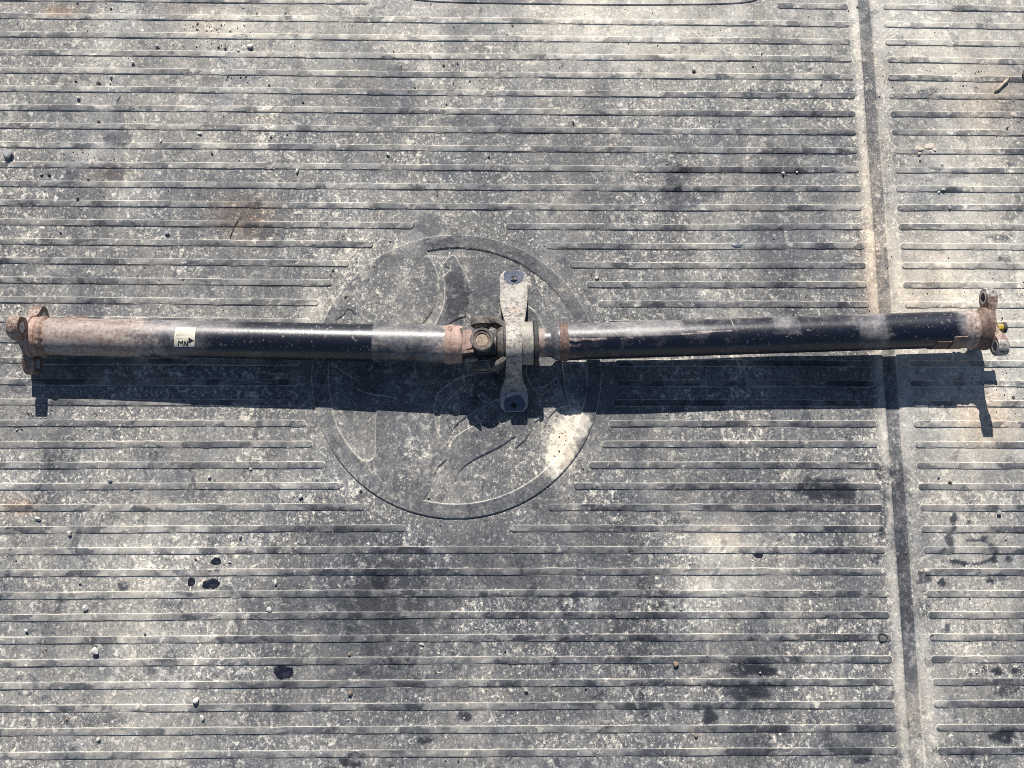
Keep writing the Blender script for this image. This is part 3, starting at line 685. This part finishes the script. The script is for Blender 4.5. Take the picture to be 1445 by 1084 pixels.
# --- rear tube
def rear_attr(x, t):
    up = math.sin(t); c = math.cos(t)
    n1 = mnoise.noise(Vector((x/26, c*1.5+7, up*1.5))); n2 = mnoise.noise(Vector((x/9, c*4, up*4)))
    rust = lin(x, (776, .3), (800, .35), (860, .12), (960, .02), (1200, -.3), (1338, -.3), (1350, .35), (1362, .8))
    if 800 < x < 890: rust += .6*math.exp(-((c+.12-.02*n2)/.06)**2)
    if 955 < x < 1028: rust += .8*math.exp(-((c-.02-.0012*(x-960))/.06)**2)
    dust = lin(x, (776, .55), (880, .60), (955, .56), (962, .22), (1000, .08), (1195, .02), (1206, .50), (1240, .54), (1256, -.06), (1335, -.1), (1348, .6), (1362, .72))
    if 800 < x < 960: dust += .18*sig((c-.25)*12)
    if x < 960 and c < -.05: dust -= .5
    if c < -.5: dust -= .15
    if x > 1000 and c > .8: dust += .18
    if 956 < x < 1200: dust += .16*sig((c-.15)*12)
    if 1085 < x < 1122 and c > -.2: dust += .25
    return dict(rust=rust+.2*n1, dust=dust+.26*n1+.08*n2)
b = MB(RF); b.lathe([(x, 25.6) for x in np.arange(796, 1363, 2.5)], 72, rear_attr, cap=False)
rear = b.done('rear_tube', M_TUBE, shaft); rear['label'] = 'worn black rear tube of the drive shaft with dusty patches'
b = MB(RF); b.lathe([(x, r) for x, r in ((756, 20.2), (775, 20.5), (777, 21), (783, 25.0), (788, 25.6))], 64, lambda x, t: dict(rust=1.2 if x < 775 else .15, dust=.5), cap=False)
b.done('neck', M_TUBE, rear)
b = MB(RF); b.lathe([(787.5, 25.4), (790, 26.3), (793, 26.2), (794, 26.0), (796, 26.7), (798, 26.5), (800, 25.6)], 96, cap=False, lump=.35); b.done('weld_bead', M_RUSTD, rear)
b = MB(RF); b.lathe([(1361, 25.6), (1362.5, 26.6), (1365, 26.5), (1367, 25.6), (1369, 26.3), (1371.5, 26.4), (1374, 25.2)], 96, cap=False, lump=.6); b.done('weld_bead', M_RUSTP, rear)
arc_plate(RF, 1313, 1334, 141, 215, 25.6, 1.6, 'balance_weight', M_RUSTD, rear, -5)
arc_plate(RF, 1336, 1355, 126, 210, 25.6, 2.2, 'balance_weight', M_RUST, rear, -2)
for x, w_, a0, a1 in ((1028, 1.5, 70, 22), (1029, 1.0, 26, 6), (1218, 1.2, 40, 12), (1247, 1.3, 24, -12), (1252, 1.0, 4, -16), (905, 1.0, 60, 42)):
    arc_plate(RF, x, x+w_*.8, a0, a1, 25.55, .25, 'dried_drip', M_GREY, rear, -1.2)
rf = flange(RF, 1394, 7.2, [R(17), R(139), R(259)], 43.5, 13.0, 21, M_FLANGE, 'rear_flange', -1, M_BARE, .9)
rf['label'] = 'rusty three-armed flange on the end of the rear tube'
b = MB(RF); b.lathe([(1371, 25.4), (1376, 25.0), (1380, 25.6), (1383, 27.5), (1385.5, 30), (1388, 31), (1391, 30.5)], 72, cap=False); b.done('hub', M_RUSTD, rf)
pin = MB(RF); pin.lathe([(1396, 7.2), (1413.5, 7.2), (1415, 7.4), (1417.5, 7.4), (1418.5, 6.4), (1418.5, 1)], 40); pin = pin.done('guide_pin', M_BRASS, shaft)
pin['label'] = 'brass guide pin with a dab of yellow paint'
arc_plate(RF, 1404, 1412, 118, 88, 7.2, .3, 'paint_dab', M_YEL, pin, 2)
b = MB(RF); b.tube('x', (0, 0), 1414.2, 1418.8, 7.9, 6.8, 36, .4); b.done('pin_collar', M_IRON, pin)

# --- universal joint
def fork(fr, sgn_axis, name, prof, mat_, arm_mat):
    """a forked yoke: its base is the part, each arm a sub-part reaching to the ear at 681"""
    b = MB(fr); b.lathe(prof, 60); yk = b.done(name, mat_, shaft, sharp=40)
    D = lambda u, h, wd: (u, wd, h) if sgn_axis == 'z' else (u, h, wd)
    for sg in (1, -1):
        b = MB(fr)
        if sgn_axis == 'z': st = [(647, 10, 21, 18.5), (653, 14, 25.2, 19.5), (657, 18.5, 29.6, 19.2), (662, 23.5, 33.8, 18), (666, 26.6, 36.2, 16.6), (669.5, 28.5, 37.2, 12)]
        else: st = [(719, 12, 24, 18), (714, 16, 28, 17.8), (709, 20, 32, 17.2), (704, 23.5, 35, 16.5), (699, 26.3, 37, 15.8), (693.5, 27.8, 38, 12)]
        secs = []
        for u, h0, h1, wd in st:
            e = 2.2
            secs.append([D(u, sg*h0, -wd+e), D(u, sg*(h0+e), -wd), D(u, sg*(h1-e-1.5), -wd), D(u, sg*h1, -wd+e+2.5), D(u, sg*h1, wd-e-2.5), D(u, sg*(h1-e-1.5), wd), D(u, sg*(h0+e), wd), D(u, sg*h0, wd-e)])
        b.loft(secs)
        r1 = 16.4 if sgn_axis == 'z' else 15.6
        hs = sorted((sg*26.5, sg*37.8))
        b.tube(sgn_axis, (681, 0), hs[0], hs[1], r1, 11.6, 44, 1.1)
        b.done('yoke_arm', arm_mat, yk, sharp=40)
    return yk
fy = fork(LF, 'z', 'front_yoke', [(640, 25), (647, 24.6), (649, 21), (650, 4)], M_PINK, M_YOKE)
ry = fork(RF, 'y', 'rear_yoke', [(700, 6), (700.5, 17), (703, 23), (708, 26.5), (716, 27), (722, 24)], M_YOKE, M_YOKE)
b = MB(LF)                                                     # sunken rusty web between the raised edges of the upper arm
b.loft([[(x, -w2, z), (x, w2, z), (x, w2, z+.9), (x, -w2, z+.9)] for x, z, w2 in ((653.6, 25.2, 14), (657, 29.1, 14.2), (662, 33.3, 13.8), (667, 36.3, 12.5))]); b.done('yoke_web', M_PINK, fy)
b = MB(LF)                                                     # rib cast along the lower side of the fork
b.loft([[(653+i*3.4+dx, -16.5-1.2*i*.1+dy, 24.5+i*2.4+dz) for dx, dy, dz in ((0, -2, -3), (0, -2, 3), (0, 1.6, 3.4), (0, 1.6, -3))] for i in range(6)]); b.done('yoke_rib', M_RUST, fy)
b = MB(LF); b.lathe([(-27, 8.2), (27, 8.2)], 32, y0=681, z0=0, axis='z'); b.lathe([(-27, 8.2), (27, 8.2)], 32, y0=681, z0=0, axis='y')
b.lathe([(-25, 9), (-22, 17.5), (22, 17.5), (25, 9)], 32, y0=681, z0=0, axis='z'); b.lathe([(652, 9), (653, 16.5), (700, 16.5), (702, 9)], 32); cr = b.done('cross', M_IRON, shaft)  # hub drum and lengthwise cylinder added to block sun leaking through the joint
for ax in ('z', 'y'):
    for sg in (1, -1):
        b = MB(LF if ax == 'z' else RF)
        b.lathe([(sg*24, 11.4), (sg*34.2, 11.4), (sg*35.0, 10.9), (sg*34.7, 7.0), (sg*35.3, 3.0), (sg*35.0, .4)], 40, y0=681, z0=0, axis=ax)
        b.done('bearing_cap', M_CAP, cr)
        if ax == 'z':
            b = MB(LF); hs = sorted((sg*34.6, sg*36.2)); b.tube('z', (681, 0), hs[0], hs[1], 11.8, 8.6, 40, .4); b.done('retaining_ring', M_RUSTD, cr)
b = MB(LF); b.lathe([(658, 3.6), (671, 3.6), (672, 2.6), (675, 2.2), (676, 1)], 20, y0=-24, z0=13, axis='x'); b.done('grease_nipple', M_GREY, cr)

# --- centre bearing and its bracket
b = MB(RF); b.lathe([(709, 10), (709, 26), (710.5, 28), (735, 28), (736, 26)], 64); bear = b.done('bearing_rubber', M_SEAL, shaft)
b = MB(RF); b.lathe([(734, 26), (734.2, 29.6), (735.5, 30.2), (750.5, 30.2), (751.5, 29.4), (751.5, 12)], 72, cap=False); hs = b.done('bearing_housing', M_GREY, shaft)
b = MB(RF); b.lathe([(752.2, 12), (752.2, 31), (753, 32.2), (756.5, 32.4), (758.3, 31.6), (758.6, 28), (757.5, 22), (757.5, 12)], 72, cap=False); b.done('dust_shield', M_SEAL, hs)
brk = MB(lambda x, y, z: Vector((x, y, z))*MM)
def bracket():
    # strap over the bearing, through measured stations: (photo y, height, left x, right x)
    st = [(423.5, 13.0, 705.8, 744.2), (427, 15, 706, 744), (431, 19, 706.6, 743.6), (437, 28, 708, 742.8), (444, 40, 710, 741.8), (451, 54, 712.2, 740.4), (458, 67, 713.4, 737.4), (466, 77, 713.8, 736.6),
          (475, 83.5, 713.8, 736.6), (485, 84.5, 713.8, 736.6), (495, 82, 713.8, 736.6), (505, 75, 713.8, 736.6), (514, 64, 713.8, 736.6), (522, 51, 713.6, 736.6), (530, 38, 713.4, 736.8), (538, 26, 712.4, 737.8), (545, 17, 709.4, 740.6), (551, 11.5, 706.5, 743.5), (553.5, 10.5, 706, 744)]
    L = [np.array(P(a, y, z)) for y, z, a, c in st]; Rr = [np.array(P(c, y, z)) for y, z, a, c in st]
    T = np.gradient(np.array(L), axis=0); secs = []
    for i in range(len(st)):
        t = T[i]/np.linalg.norm(T[i]); nz = np.cross(np.array([1., 0, 0]), t); nz = nz if nz[2] > 0 or abs(nz[2]) < .05 and False else -nz
        if i > 2 and np.dot(nz, prev) < 0: nz = -nz
        prev = nz; lp = 5.5 if 3 < i < 16 else 3.8                    # rolled lips stiffen the strap
        l, r = L[i], Rr[i]; e = np.array([1.3, 0, 0])
        secs.append([tuple(p) for p in (l-nz*lp, l-nz*1.0, l+e, r-e, r-nz*1.0, r-nz*lp, r-nz*lp-e*1.7, r-nz*3.0-e*2, l-nz*3.0+e*2, l-nz*lp+e*1.7)])
    brk.loft(secs)
    o = brk.done('bearing_bracket', M_PLATE, shaft, sharp=40); o['label'] = 'dusty plated steel bracket strapped over the centre bearing'
    def plate(outl, hole, hr, z0, slope, th, name, m_, hole_z=None):
        bm = bmesh.new(); pts = [P(x, y, z0) for x, y in outl]; c = P(*hole, z0); n = len(pts); top, bot = [], []
        zf = lambda p: z0+slope*(p.y-c.y)
        rings = {}
        for lvl in (0, 1):
            vs = [bm.verts.new((p.x, p.y, zf(p)-lvl*th)) for p in pts]
            hv = [bm.verts.new((c.x+hr*math.cos(q), c.y+hr*math.sin(q), z0+slope*hr*math.sin(q)-lvl*th)) for q in np.linspace(0, 2*math.pi, 25)[:-1]]
            ed = [bm.edges.new((a[i], a[(i+1) % len(a)])) for a in (vs, hv) for i in range(len(a))]
            rings[lvl] = (vs, hv); bmesh.ops.triangle_fill(bm, use_beauty=True, edges=ed)
        for q in (0, 1):
            a, c2 = rings[0][q], rings[1][q]
            for i in range(len(a)): bm.faces.new((a[i], a[(i+1) % len(a)], c2[(i+1) % len(a)], c2[i]))
        bmesh.ops.recalc_face_normals(bm, faces=bm.faces)
        be = [e for e in bm.edges if e.calc_face_angle(0) > 1.2 and e.verts[0].co.z > z0-th*.5+slope*60*0 and e.verts[1].co.z > -1e9]
        try: bmesh.ops.bevel(bm, geom=[e for e in bm.edges if e.calc_face_angle(0) > 1.2], offset=min(.8, th*.3), segments=2, affect='EDGES', clamp_overlap=True)
        except Exception: pass
        for v in bm.verts: v.co = v.co*MM-SO
        me = bpy.data.meshes.new(name); bm.to_mesh(me); bm.free(); me.polygons.foreach_set('use_smooth', np.ones(len(me.polygons), bool)); me.set_sharp_from_angle(angle=R(25))
        return link(name, me, o, m_)
    plate([(712.5, 382), (738, 382), (743.8, 388), (744.6, 400), (744.4, 424.5), (705.6, 424.5), (705.4, 400), (706.2, 388)], (725.2, 394), 4.9, 12.4, 0.01, 3.6, 'foot_plate', M_DUSTY)
    plate([(714.5, 382.4), (735.6, 382.4), (740.5, 386.5), (739.3, 391), (737, 396.5), (731, 400.5), (723, 401.5), (716, 399.5), (711.6, 394), (710.3, 388), (711.6, 385)], (725.2, 394), 5.0, 12.75, 0.01, .6, 'washer_mark', M_BLUE)
    plate([(706, 552.5), (744, 552.5), (745, 562), (744.8, 574), (739, 580.6), (711.5, 580.6), (706.2, 574), (705.2, 562)], (725, 572), 4.5, 10.2, 0.01, 3.6, 'foot_plate', M_DUSTY)
    plate([(712.5, 563), (727, 557.2), (734.5, 557.6), (738, 563), (741.5, 571), (737.5, 579.8), (712.5, 579.8), (711.3, 572)], (725, 572), 4.6, 10.55, 0.01, .6, 'washer_mark', M_BLUE)
bracket()

# ------------------------------------------------------------------ loose things on the mat
def gz(x, y): return float(wave(np.array(x), np.array(y)))
def rock_mesh(seed, sub=2):
    bm = bmesh.new(); bmesh.ops.create_icosphere(bm, subdivisions=sub, radius=1.0); rr = random.Random(seed)
    o = Vector((rr.uniform(0, 50), rr.uniform(0, 50), rr.uniform(0, 50)))
    cuts = [(Vector((rr.gauss(0, 1), rr.gauss(0, 1), rr.gauss(0, 1))).normalized(), rr.uniform(.42, .8)) for _ in range(12)]
    for v in bm.verts:
        p = v.co.copy()
        for n_, d in cuts:
            e = p.dot(n_)-d
            if e > 0: p -= n_*e
        v.co = p*(1+.12*mnoise.noise(p*1.7+o)+.06*mnoise.noise(p*4+o))
    me = bpy.data.meshes.new('pebble'); bm.to_mesh(me); bm.free()
    return me
PEB = [  # px, py, width, squash (y), height, tone, label
 (9, 217, 17, .95, .8, 0, 'large angular grey stone at the left edge of the mat'),
 (353, 64, 11, .75, .8, 1, 'pale oval pebble, largest of the cluster near the upper left'),
 (336, 71, 5, 1, .7, 1, 'small pale crumb of stone just left of the pale oval pebble'),
 (318, 69, 5, .8, .7, 3, 'tiny dark chip of stone left of the pale oval pebble'),
 (222, 66, 8, .7, .6, 0, 'flat grey fragment in the upper left between the third and fourth ribs'),
 (187, 89, 6, 1, .8, 1, 'rounded pale pebble lying below the flat grey fragment at upper left'),
 (139, 116, 8, .7, .5, 2, 'pinkish flake of stone at upper left beside a round grey pebble'),
 (157, 109, 5, 1, .8, 0, 'round grey pebble up and right of the pinkish flake'),
 (110, 138, 7, .9, .8, 1, 'pale pebble at upper left above the small dark slate chip'),
 (139, 171, 7, .6, .6, 3, 'small dark slate chip below the pale pebble at upper left'),
 (282, 188, 8, .5, .7, 1, 'oblong pale pebble lying slanted in the upper left'),
 (227, 199, 4, 1.9, .7, 1, 'thin upright pale splinter touching a rib at upper left'),
 (382, 192, 6, .8, .8, 1, 'pale pebble with a dark shadow right of the oblong one'),
 (299, 216, 5, .9, .8, 2, 'small brownish pebble under the oblong pale one'),
 (420, 241, 5, 1.6, .9, 1, 'white pebble standing tall left of the upper centre'),
 (69, 245, 5, 1.4, .7, 3, 'dark pebble at left below the large grey stone'),
 (58, 246, 6, 1.0, .5, 0, 'grey pebble immediately left of the dark one below the large stone'),
 (109, 280, 6, .9, .8, 3, 'nearly black pebble at left touching a rib'),
 (124, 252, 6, .6, .6, 2, 'brown sliver of stone at left near the dark stained ribs'),
 (236, 328, 8, .8, .8, 0, 'smooth grey pebble above the label end of the drive shaft'),
 (547, 217, 6, 1, .8, 1, 'round white pebble on a rib at upper centre'),
 (690, 221, 5, .8, .7, 2, 'reddish brown chip at upper centre'),
 (809, 173, 4, 1.4, .8, 3, 'dark grain of stone at upper centre right'),
 (646, 89, 4, .8, .7, 3, 'black grain of stone on a rib at the upper centre'),
 (626, 91, 5, .8, .6, 2, 'brown grain left of the black one at the upper centre'),
 (979, 100, 7, .9, .8, 3, 'charcoal pebble among the ribs at upper right of centre'),
 (1105, 245, 6, 1, .9, 1, 'round white pebble on a rib left of the long groove'),
 (1124, 243, 4, 1, .8, 1, 'tiny pale pebble just right of the round white one'),
 (1331, 267, 7, .8, .8, 0, 'grey pebble on a rib right of the groove, upper of two'),
 (1340, 294, 6, .9, .8, 0, 'grey pebble on a rib right of the groove, lower of two'),
 (1421, 181, 5, 1, .8, 2, 'small brown pebble near the right edge'),
 (488, 419, 6, 1, .8, 2, 'brown pebble on the upper left of the emblem ring'),
 (843, 392, 8, .6, .8, 1, 'pinkish white chip at the end of a rib right of the emblem'),
 (676, 559, 6, .9, .5, 1, 'white flake in the shadow beside the bracket foot'),
 (509, 690, 6, .9, .9, 1, 'pale pebble at the lower left rim of the emblem ring'),
 (605, 702, 4, 1, .8, 0, 'tiny grey pebble inside the bottom of the emblem'),
 (424, 700, 6, 1.2, .9, 1, 'white pebble with a dark shadow left of the emblem'),
 (295, 672, 6, .9, .9, 1, 'whitish pebble below the shaft shadow near a rib'),
 (354, 662, 6, .6, .6, 1, 'flat pale chip right of the whitish pebble below the shaft'),
 (155, 679, 8, .8, .8, 0, 'grey pebble with a hollow top, lower left'),
 (53, 732, 9, .8, .7, 1, 'broad pale pebble over a dark shadow near the lower left edge'),
 (99, 752, 7, 1.2, .9, 1, 'bright white pebble on a rib at lower left'),
 (120, 858, 9, 1, .8, 1, 'pale round pebble at lower left, above the largest white one'),
 (134, 918, 13, .9, .8, 1, 'largest white pebble at lower left'),
 (275, 989, 11, .9, 1, 1, 'pale stone casting a big dark shadow at the bottom left'),
 (285, 1013, 6, 1.5, .9, 1, 'narrow upright white pebble at the bottom left'),
 (139, 1042, 6, 1.1, .9, 1, 'small pale pebble nearest the bottom left corner'),
 (389, 822, 5, 1.8, .9, 1, 'tall white pebble right of the black oil drops'),
 (380, 860, 8, 1, .35, 1, 'flat round pale flake right of the oil drops'),
 (37, 890, 6, .9, .9, 1, 'small pale pebble near the left edge, bottom quarter'),
 (340, 757, 6, .9, .8, 0, 'grey pebble above the oil drops'),
 (595, 909, 8, .65, .6, 1, 'bright white flat pebble in the lower middle'),
 (742, 974, 7, .8, .8, 0, 'grey pebble in the lower middle, right of the white flat one'),
 (494, 978, 9, 1, .7, 2, 'brown lump of earth by a rib at the bottom'),
 (953, 937, 9, .9, .8, 2, 'brown pebble at the left tip of a rib dark with oil'),
 (493, 922, 5, 1.2, .7, 2, 'small brown pebble above the brown lump at the bottom'),
 (1410, 724, 8, .95, .9, 0, 'round grey pebble near the right edge, lower half'),
 (1430, 560, 6, .6, .7, 2, 'brown sliver of stone beside the shadow of the rear flange'),
 (1340, 680, 7, .8, .8, 2, 'brownish pebble between ribs below the rear flange'),
 (1325, 673, 5, .8, .8, 0, 'small grey pebble left of the brownish one below the rear flange'),
 (982, 1038, 6, 1, .7, 2, 'dark red chip at the bottom right of centre'),
 (1073, 950, 4, 1, .9, 1, 'tiny white pebble within the dark oil stain at lower right')]
rocks = [rock_mesh(i) for i in range(9)]
rock_by = {}
for i, (px, py, wd, sq, ht, tone, lab) in enumerate(PEB):
    key = (i % 9, tone)
    if key not in rock_by:
        m_ = rocks[i % 9].copy(); m_.name = 'pebble'; m_.materials.clear(); m_.materials.append(M_STONE[tone]); rock_by[key] = m_
    o = bpy.data.objects.new('pebble', rock_by[key]); COL.objects.link(o)
    hh = wd*.5*ht*min(1, sq); p = P(px, py, hh*.8)
    o.location = Vector((p.x, p.y, gz(p.x, p.y)+hh*.62+(1.0 if wd < 9 else .4)))*MM; s_ = wd*.56*MM
    o.scale = (s_, s_*sq, hh*MM*1.1); o.rotation_euler = (random.uniform(-.2, .2), random.uniform(-.2, .2), random.uniform(-.4, .4) if sq != 1 else random.uniform(0, 6))
    tag(o, lab, 'pebble', 'loose pebbles on the mat')

def blob(px, py, w_, h_, lobes, name, m_, label, cat, group, z=.8, seed=0):
    """a puddle-shaped drop with a rounded top"""
    rr = random.Random(seed); n = 40; c = P(px, py); V, Fs = [], []
    ph = [rr.uniform(0, 6.28) for _ in range(4)]
    def rad(t): return 1+.07*math.sin(2*t+ph[0])+.07*math.sin(3*t+ph[1])+.05*math.sin(5*t+ph[2])+.035*math.sin(9*t+ph[3])+.03*math.sin(14*t+ph[1])+lobes*math.sin(t*2+ph[3])
    for f, zz in ((1.0, -.7), (1.0, .12), (.93, .42), (.75, .66), (.4, .8)):
        for i in range(n):
            t = 2*math.pi*i/n; x, y = c.x+w_*.5*f*rad(t)*math.cos(t), c.y+h_*.5*f*rad(t)*math.sin(t)
            V.append((x, y, gz(x, y)+zz*z))
    for j in range(4):
        for i in range(n): Fs.append((j*n+i, j*n+(i+1) % n, (j+1)*n+(i+1) % n, (j+1)*n+i))
    Fs.append(tuple(range(4*n, 5*n))); o0 = Vector((c.x, c.y, 0))
    me = pydata(name, [(Vector(v)-o0)*MM for v in V], Fs); o = link(name, me, None, m_); o.location = o0*MM
    return tag(o, label, cat, group)
OG = 'drops of black oil on the mat'
for a in ((305, 792, 13, 12, .02, 'black oil drop, topmost of the three left of centre'), (270, 821, 11, 12, .02, 'round black oil drop, leftmost of the three left of centre'),
          (298, 824, 20, 17, .13, 'two-lobed black oil drop, largest of the three left of centre'), (331, 839.5, 5, 6, 0, 'pinhead drop of oil on a rib below the two-lobed one'),
          (400, 948, 25, 21, .03, 'largest black oil drop, alone near the bottom left'), (1070, 784, 12, 8, .1, 'ragged black oil spot below the shaft at lower right')):
    blob(*a[:5], 'oil_drop', M_OIL, a[5], 'oil drop', OG, seed=int(a[0]))
blob(1040, 347, 20, 7, .1, 'oil_smear', M_BLUE, 'bluish smear of grease on a rib above the rear tube', 'smear', None, z=2.6, seed=5)
def ring_mark():
    c = P(1245, 899.5); V, Fs = [], []; n = 40
    for r, z in ((7.2, 1.2), (6.6, 2.4), (5.0, 2.5), (4.3, 1.2)):
        for i in range(n):
            t = 2*math.pi*i/n; k = 1+.08*math.sin(3*t+1); V.append((r*k*math.cos(t)*MM, r*k*.85*math.sin(t)*MM, z*MM))
    for j in range(3):
        for i in range(n): Fs.append((j*n+i, j*n+(i+1) % n, (j+1)*n+(i+1) % n, (j+1)*n+i))
    o = link('oil_ring', pydata('oil_ring', V, Fs), None, M_SEAL); o.location = (c.x*MM, c.y*MM, gz(c.x, c.y)*MM)
    tag(o, 'ring-shaped black oil mark on a rib tip beside the groove', 'oil ring')
ring_mark()
def stick(pts, r, name, m_, label, cat, n=8):
    V, Fs = [], []; c0 = P(*pts[0][:2])
    pp = [P(x, y)+Vector((0, 0, z+gz(*P(x, y)[:2]))) for x, y, z in pts]
    for i, p in enumerate(pp):
        d = (pp[min(i+1, len(pp)-1)]-pp[max(i-1, 0)]).normalized(); u = d.cross(Vector((0, 0, 1))).normalized(); w2 = u.cross(d)
        k = r*(.55 if i in (0, len(pp)-1) else 1+.18*math.sin(i*2.3))
        for j in range(n): t = 2*math.pi*j/n; V.append(p+u*k*math.cos(t)+w2*k*.75*math.sin(t)-Vector((c0.x, c0.y, 0)))
    for i in range(len(pp)-1):
        for j in range(n): Fs.append((i*n+j, i*n+(j+1) % n, (i+1)*n+(j+1) % n, (i+1)*n+j))
    Fs += [tuple(range(n)), tuple(range((len(pp)-1)*n, len(pp)*n))]
    o = link(name, pydata(name, [v*MM for v in V], Fs), None, m_); o.location = Vector((c0.x, c0.y, 0))*MM
    return tag(o, label, cat)
stick([(1423, 110, 3), (1419, 115, 4), (1413, 121, 4), (1407, 127, 3), (1402, 131, 2.6)], 2.2, 'twig', M_TWIG, 'short dry straw-coloured twig near the upper right edge', 'twig')
stick([(171, 135, 1), (168, 139, 1.2), (164, 145, 1)], .5, 'hair', M_INK, 'short dark hair lying at upper left between two ribs', 'hair', 5)
stick([(341, 306, 2), (335, 314, 2.6), (330, 322, 2.2), (326, 333, 1), (325, 337, 1)], .55, 'hair', M_INK, 'long curved dark hair on the brown stain above the shaft', 'hair', 5)
def mud():
    for k, (px, py, wd, hh, lab) in enumerate(((1297, 210, 11, 4, 'dried mud crumb, left arm of the broken mud crescent'), (1311, 206, 18, 4, 'dried mud crumb, long top piece of the broken mud crescent'),
                                        (1318, 212, 9, 4, 'dried mud crumb, right end of the broken mud crescent'), (1297, 218, 7, 4.5, 'dried mud crumb hanging below the broken mud crescent'), (1298, 226, 5, 3, 'smallest dried mud crumb, lowest under the crescent'))):
        me = rocks[k].copy(); me.name = 'mud_crumb'; me.materials.clear(); me.materials.append(M_MUD); o = link('mud_crumb', me); p = P(px, py)
        o.location = Vector((p.x, p.y, gz(p.x, p.y)+1.6))*MM; o.scale = (wd*.55*MM, wd*.34*MM if k == 1 else wd*.42*MM, hh*.6*MM); o.rotation_euler = (0, 0, (-.5, .05, -.7, .3, .2)[k])
        tag(o, lab, 'mud crumb', 'crumbs of dried mud')
    me = rocks[3].copy(); me.name = 'dead_leaf'; me.materials.clear(); me.materials.append(M_IRON); o = link('dead_leaf', me); p = P(1445, 108)
    o.location = Vector((p.x, p.y, 3))*MM; o.scale = (6*MM, 11*MM, 3*MM)
    tag(o, 'dark curled dead leaf cut by the right edge of the photo', 'leaf')
mud()
def grit():
    """loose grains too many to count: small faceted chips lying on the mat"""
    V, Fs, mi = [], [], []
    base = [(1, 0, 0), (-1, 0, 0), (0, 1, 0), (0, -1, 0), (0, 0, 1), (0, 0, -1)]
    fs = [(0, 2, 4), (2, 1, 4), (1, 3, 4), (3, 0, 4), (2, 0, 5), (1, 2, 5), (3, 1, 5), (0, 3, 5)]
    def grain(px, py, r, m_):
        p = P(px, py); i0 = len(V); a = rng.uniform(0, 6.28); ca, sa = math.cos(a), math.sin(a); z = gz(p.x, p.y)+r*.35+.3
        for x, y, zz in base:
            q = rng.uniform(.65, 1.25); x, y = x*r*q, y*r*q*.8
            V.append(((p.x+x*ca-y*sa)*MM, (p.y+x*sa+y*ca)*MM, (z+zz*r*.7)*MM))
        Fs.extend([tuple(i0+k for k in f) for f in fs]); mi.extend([m_]*8)
    n = 2400
    for _ in range(n):
        px, py = rng.uniform(-60, 1500), rng.uniform(-40, 1120)
        if rng.random() > (.95 if py < 400 else .42)*(1.2 if px < 520 or px > 1240 else .8): continue
        grain(px, py, min(2.6, .55+rng.exponential(.42)), int(rng.choice([0, 1, 2, 3], p=[.25, .3, .2, .25])))
    for cx, cy, sx, sy, m in ((300, 40, 30, 8, 60), (320, 68, 30, 6, 60), (110, 220, 40, 6, 50), (350, 110, 20, 6, 40), (150, 120, 20, 6, 25), (690, 250, 8, 8, 30), (1395, 470, 40, 50, 90), (1390, 580, 30, 25, 60),
                              (1330, 130, 40, 15, 40), (1400, 100, 25, 15, 40), (500, 400, 15, 20, 20), (60, 590, 40, 14, 60), (1000, 75, 90, 30, 40), (560, 90, 60, 30, 50), (797, 630, 16, 28, 110), (840, 392, 10, 5, 20)):
        for _ in range(m): grain(rng.normal(cx, sx), rng.normal(cy, sy), min(2.3, .5+rng.exponential(.4)), int(rng.choice([0, 1, 2, 3], p=[.2, .25, .25, .3])))
    me = bpy.data.meshes.new('grit'); me.from_pydata(V, [], Fs); me.update()
    for m_ in M_STONE: me.materials.append(m_)
    me.polygons.foreach_set('material_index', np.array(mi, np.int32))
    tag(link('grit', me), 'fine scattered grit and grains lying all over the mat', 'grit', kind='stuff')
grit()
